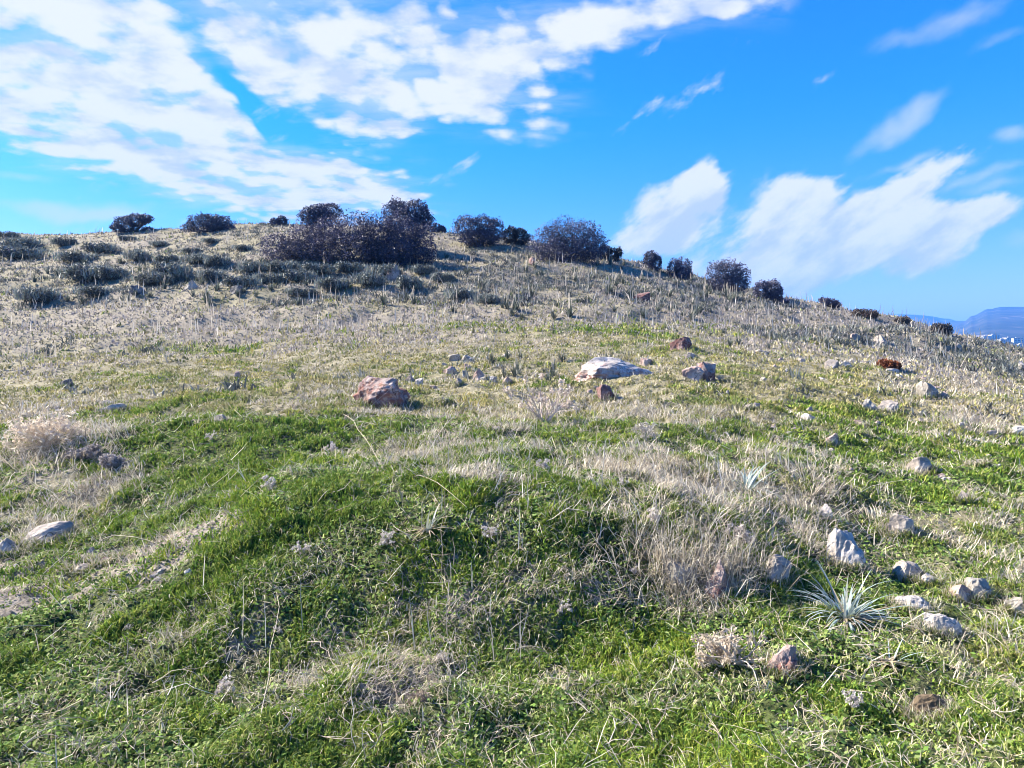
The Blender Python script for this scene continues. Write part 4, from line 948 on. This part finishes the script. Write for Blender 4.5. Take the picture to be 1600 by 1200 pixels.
# ------------------------------------------------------------------ air
HAZE = True
if HAZE:
    hb = boxes('haze', [(-9500, 9500, -9500, 9500, -140, 380)], None, None); stuff(hb)
    hb['label'] = 'thin blue air between the slope and the far mountain'
    m = bpy.data.materials.new('thin_air'); m.use_nodes = True; t = NT(m.node_tree); m.node_tree.nodes.remove(m.node_tree.nodes['Principled BSDF'])
    v = t.new('ShaderNodeVolumePrincipled'); v.inputs['Color'].default_value = (.075, .30, .88, 1); v.inputs['Density'].default_value = 1.9e-4; v.inputs['Anisotropy'].default_value = 0
    m.cycles.volume_sampling = 'DISTANCE'; t.l.new(v.outputs[0], m.node_tree.nodes['Material Output'].inputs['Volume']); hb.data.materials.append(m)

# ------------------------------------------------------------------ light
SUN_EL, SUN_AZ = math.radians(34), math.radians(-71)    # azimuth from straight ahead, negative = to the left
sd = np.array([math.sin(SUN_AZ)*math.cos(SUN_EL), math.cos(SUN_AZ)*math.cos(SUN_EL), math.sin(SUN_EL)])
ld = bpy.data.lights.new('sun', 'SUN'); ld.energy = 5.0; ld.angle = math.radians(.5); ld.color = (1, .91, .76)
lo = bpy.data.objects.new('sun', ld); COL.objects.link(lo)
from mathutils import Vector
lo.rotation_euler = Vector(sd).to_track_quat('Z', 'Y').to_euler(); lo.location = (-60, 10, 60)

w = bpy.data.worlds.new('World'); SC.world = w; w.use_nodes = True
t = NT(w.node_tree); bg = w.node_tree.nodes['Background']
sky = t.new('ShaderNodeTexSky'); sky.sky_type = 'NISHITA'; sky.sun_disc = False; sky.sun_elevation = SUN_EL; sky.sun_rotation = SUN_AZ
sky.air_density = 1.0; sky.dust_density = .3; sky.ozone_density = 2.5
STRENGTH = .05
gen = t.new('ShaderNodeTexCoord').outputs['Generated']
sep = t.new('ShaderNodeSeparateXYZ'); t.set(sep.inputs[0], gen)
dx, dy, dz = sep.outputs
yy = t.m('MAXIMUM', dy, .05); front = t.ramp(dy, .05, .25)
gx = t.m('MULTIPLY_ADD', t.m('DIVIDE', dx, yy), F, CX); gy = t.m('MULTIPLY_ADD', t.m('DIVIDE', dz, yy), -F, HY)   # bearing and height of each cloud bank
zz = t.m('ADD', t.m('MAXIMUM', dz, 0), .10)
cv = t.new('ShaderNodeCombineXYZ'); t.set(cv.inputs[0], t.m('DIVIDE', dx, zz)); t.set(cv.inputs[1], t.m('DIVIDE', dy, zz))
plane = cv.outputs[0]
def streak(vec):                                    # cloud texture drawn out along the wind, rising to one side
    q = t.new('ShaderNodeSeparateXYZ'); t.set(q.inputs[0], vec); c_, s_ = math.cos(math.radians(34)), math.sin(math.radians(34))
    u = t.m('MULTIPLY', t.m('ADD', t.m('MULTIPLY', q.outputs[0], c_), t.m('MULTIPLY', q.outputs[2], s_)), .55)
    v_ = t.m('MULTIPLY', t.m('SUBTRACT', t.m('MULTIPLY', q.outputs[2], c_), t.m('MULTIPLY', q.outputs[0], s_)), 1.55)
    k = t.new('ShaderNodeCombineXYZ'); t.set(k.inputs[0], u); t.set(k.inputs[1], q.outputs[1]); t.set(k.inputs[2], v_); return k.outputs[0]
na = t.noise(plane, 3.2, 7, .58); nb = t.noise(streak(gen), 11, 8, .6)
wn = t.noise(gen, 5, 4, .6, 1); ws = t.new('ShaderNodeSeparateColor'); t.set(ws.inputs[0], wn)
gx = t.m('ADD', gx, t.m('MULTIPLY', t.m('SUBTRACT', ws.outputs[0], .5), 150)); gy = t.m('ADD', gy, t.m('MULTIPLY', t.m('SUBTRACT', ws.outputs[1], .5), 110))
def ell(cx, cy, rx, ry, ang, amp):
    c, s = math.cos(math.radians(ang)), math.sin(math.radians(ang))
    ddx = t.m('SUBTRACT', gx, cx); ddy = t.m('SUBTRACT', gy, cy)
    u = t.m('MULTIPLY_ADD', ddx, c/rx, t.m('MULTIPLY', ddy, s/rx)); v = t.m('MULTIPLY_ADD', ddx, -s/ry, t.m('MULTIPLY', ddy, c/ry))
    d = t.m('MULTIPLY_ADD', u, u, t.m('MULTIPLY', v, v))
    return t.m('MULTIPLY', t.m('EXPONENT', t.m('MULTIPLY', d, -1.0)), amp)
def total(lst):
    r = ell(*lst[0])
    for e in lst[1:]: r = t.m('ADD', r, ell(*e))
    return r
HIGH = [(80, 90, 210, 130, 20, 1.15), (270, 190, 200, 75, 38, 1.0), (430, 262, 200, 52, 10, 1.0), (560, 290, 90, 40, 0, .6), (20, 150, 90, 60, 0, .5),
        (430, 50, 150, 80, 25, 1.1), (530, 125, 95, 55, 45, .75), (690, 60, 140, 80, 10, .85), (770, 115, 70, 45, 0, .5), (960, 22, 210, 42, -5, .75), (1120, 10, 90, 22, -8, .4), (60, 215, 120, 40, 15, .35), (330, 300, 160, 28, 12, .5), (180, 60, 160, 90, 15, .35),
        (620, 165, 70, 40, 40, .5), (720, 175, 170, 45, 5, .42), (870, 60, 90, 70, 0, .4), (300, 60, 70, 26, 62, -.42), (365, 140, 75, 26, 48, -.5), (415, 205, 50, 22, 60, -.3), (450, 205, 70, 16, 20, -.5), (110, 140, 60, 9, 30, -.55), (150, 110, 60, 30, 0, -.2), (640, 215, 80, 30, 0, -.3)]
CUM = [(1095, 305, 60, 34, -60, .95), (1065, 360, 70, 50, -30, .85), (1015, 390, 60, 18, 0, .6), (1265, 300, 60, 36, -20, .55), (1235, 345, 70, 55, -30, .6), (1395, 300, 110, 36, -38, .95),
       (1440, 350, 140, 30, -8, .85), (1250, 400, 120, 36, -12, .85), (1450, 385, 70, 40, -25, .7), (1320, 360, 120, 50, 0, .45), (1540, 330, 50, 22, -15, .5), (1300, 430, 220, 30, 0, .3)]
WISP = [(1400, 188, 105, 20, -32, .72), (1480, 35, 120, 26, -18, .75), (1585, 200, 45, 18, -10, .6), (1485, 245, 45, 12, -5, .5), (1540, 292, 90, 14, -13, .5), (1235, 275, 35, 10, -40, .35), (1425, 225, 40, 14, -25, .3),
        (20, 280, 90, 14, 3, .5), (60, 335, 130, 16, 3, .5), (160, 345, 90, 12, 0, .4), (400, 325, 260, 12, 0, .4), (930, 355, 40, 14, 0, .35), (850, 195, 60, 14, 0, .25), (1580, 370, 60, 20, -10, .4), (1520, 270, 130, 13, -16, .55), (1380, 255, 90, 10, -30, .4), (1300, 330, 120, 14, -28, .4), (1180, 300, 60, 12, -45, .4), (1560, 60, 90, 14, -20, .4), (820, 60, 50, 60, 20, .4)]
hi_m = total(HIGH); cu_m = total(CUM); wi_m = total(WISP)
vo = t.new('ShaderNodeTexVoronoi', feature='SMOOTH_F1'); wv = t.new('ShaderNodeVectorMath', operation='MULTIPLY_ADD'); t.set(wv.inputs[0], wn); wv.inputs[1].default_value = (.35, .35, .35); t.set(wv.inputs[2], plane)
t.set(vo.inputs['Vector'], wv.outputs[0]); vo.inputs['Scale'].default_value = 11; vo.inputs['Smoothness'].default_value = .6
lump = t.m('SUBTRACT', .42, vo.outputs['Distance'])
nh = t.m('ADD', t.m('MULTIPLY', t.m('SUBTRACT', na, .5), 2.7), t.m('MULTIPLY', lump, 1.1))
dh = t.ramp(t.m('ADD', t.m('MINIMUM', hi_m, 1.0), t.m('MULTIPLY', nh, t.ramp(hi_m, .05, .45))), .16, .92)
dc = t.ramp(t.m('ADD', cu_m, t.m('MULTIPLY', t.m('SUBTRACT', nb, .5), 2.6)), .30, .80)
mpw = t.new('ShaderNodeMapping'); t.set(mpw.inputs[0], plane); mpw.inputs['Rotation'].default_value = (0, 0, math.radians(35)); mpw.inputs['Scale'].default_value = (1, 3.2, 1)
nw = t.noise(mpw.outputs[0], 1.6, 8, .62)
veil = t.m('MULTIPLY', t.ramp(t.m('ADD', t.m('MULTIPLY', hi_m, .55), t.m('MULTIPLY', t.m('SUBTRACT', nw, .5), 1.6)), .05, .75), t.m('MULTIPLY', t.ramp(hi_m, .0, .35), .5))
dw = t.m('MULTIPLY', t.ramp(t.m('ADD', wi_m, t.m('MULTIPLY', t.m('SUBTRACT', nb, .5), .9)), .2, .85), .62)
dens = t.m('MULTIPLY', t.m('MAXIMUM', t.m('MAXIMUM', t.m('MAXIMUM', dh, veil), dc), dw), front)
dens = t.m('MULTIPLY', dens, .95)
# sky colour: deep azure as in the photograph
hs = t.new('ShaderNodeHueSaturation'); t.set(hs.inputs['Color'], sky.outputs[0]); hs.inputs['Saturation'].default_value = 1.3; hs.inputs['Value'].default_value = 1.25
ofs = t.new('ShaderNodeVectorMath', operation='ADD'); t.set(ofs.inputs[0], gen); ofs.inputs[1].default_value = (-.018, 0, .022)
sh_c = t.m('SUBTRACT', nb, t.noise(streak(ofs.outputs[0]), 11, 8, .6))               # denser toward the sun = shaded side
ofp = t.new('ShaderNodeVectorMath', operation='ADD'); t.set(ofp.inputs[0], plane); ofp.inputs[1].default_value = (-.10, .04, 0)
sh_h = t.m('SUBTRACT', na, t.noise(ofp.outputs[0], 3.2, 7, .58))
shade = t.m('ADD', t.m('MULTIPLY', sh_c, t.ramp(cu_m, .1, .4)), t.m('MULTIPLY', sh_h, t.ramp(hi_m, .1, .4)))
shade = t.m('SUBTRACT', shade, t.m('MULTIPLY', t.ramp(gy, 300, 440), t.m('MULTIPLY', t.ramp(cu_m, .1, .4), .05)))
lit = t.mix(t.ramp(shade, -.16, .08), (3.3, 3.75, 4.5), (4.9, 4.95, 5.05))
az_ = t.new('ShaderNodeMix'); az_.data_type = 'RGBA'; az_.blend_type = 'MULTIPLY'; az_.inputs[0].default_value = 1; t.set(az_.inputs[6], hs.outputs[0]); t.set(az_.inputs[7], t.mix(t.ramp(dz, .02, .34), (.76, .68, .86), (.13, .71, 1.14)))
col = t.mix(dens, az_.outputs[2], lit)
t.set(bg.inputs['Color'], col); bg.inputs['Strength'].default_value = STRENGTH

# ------------------------------------------------------------------ camera and render settings
cd = bpy.data.cameras.new('camera'); cam = bpy.data.objects.new('camera', cd); COL.objects.link(cam); SC.camera = cam
cd.sensor_width = 36; cd.lens = 36*F/1600; cd.shift_y = -(600-HY)/1600; cd.clip_start = .05; cd.clip_end = 30000
cam.location = (0, 0, EYE); cam.rotation_euler = (PI/2, 0, 0)
SC.view_settings.view_transform = 'Standard'; SC.view_settings.look = 'None'; SC.view_settings.exposure = 2.08; SC.view_settings.gamma = 1
SC.render.engine = 'CYCLES'
SC.cycles.max_bounces = 5; SC.cycles.diffuse_bounces = 3; SC.cycles.glossy_bounces = 1; SC.cycles.transmission_bounces = 2; SC.cycles.volume_bounces = 0
SC.cycles.filter_width = 1.0; SC.cycles.use_denoising = True; SC.cycles.denoiser = 'OPENIMAGEDENOISE'; SC.cycles.denoising_input_passes = 'RGB_ALBEDO_NORMAL'; SC.cycles.denoising_prefilter = 'ACCURATE'
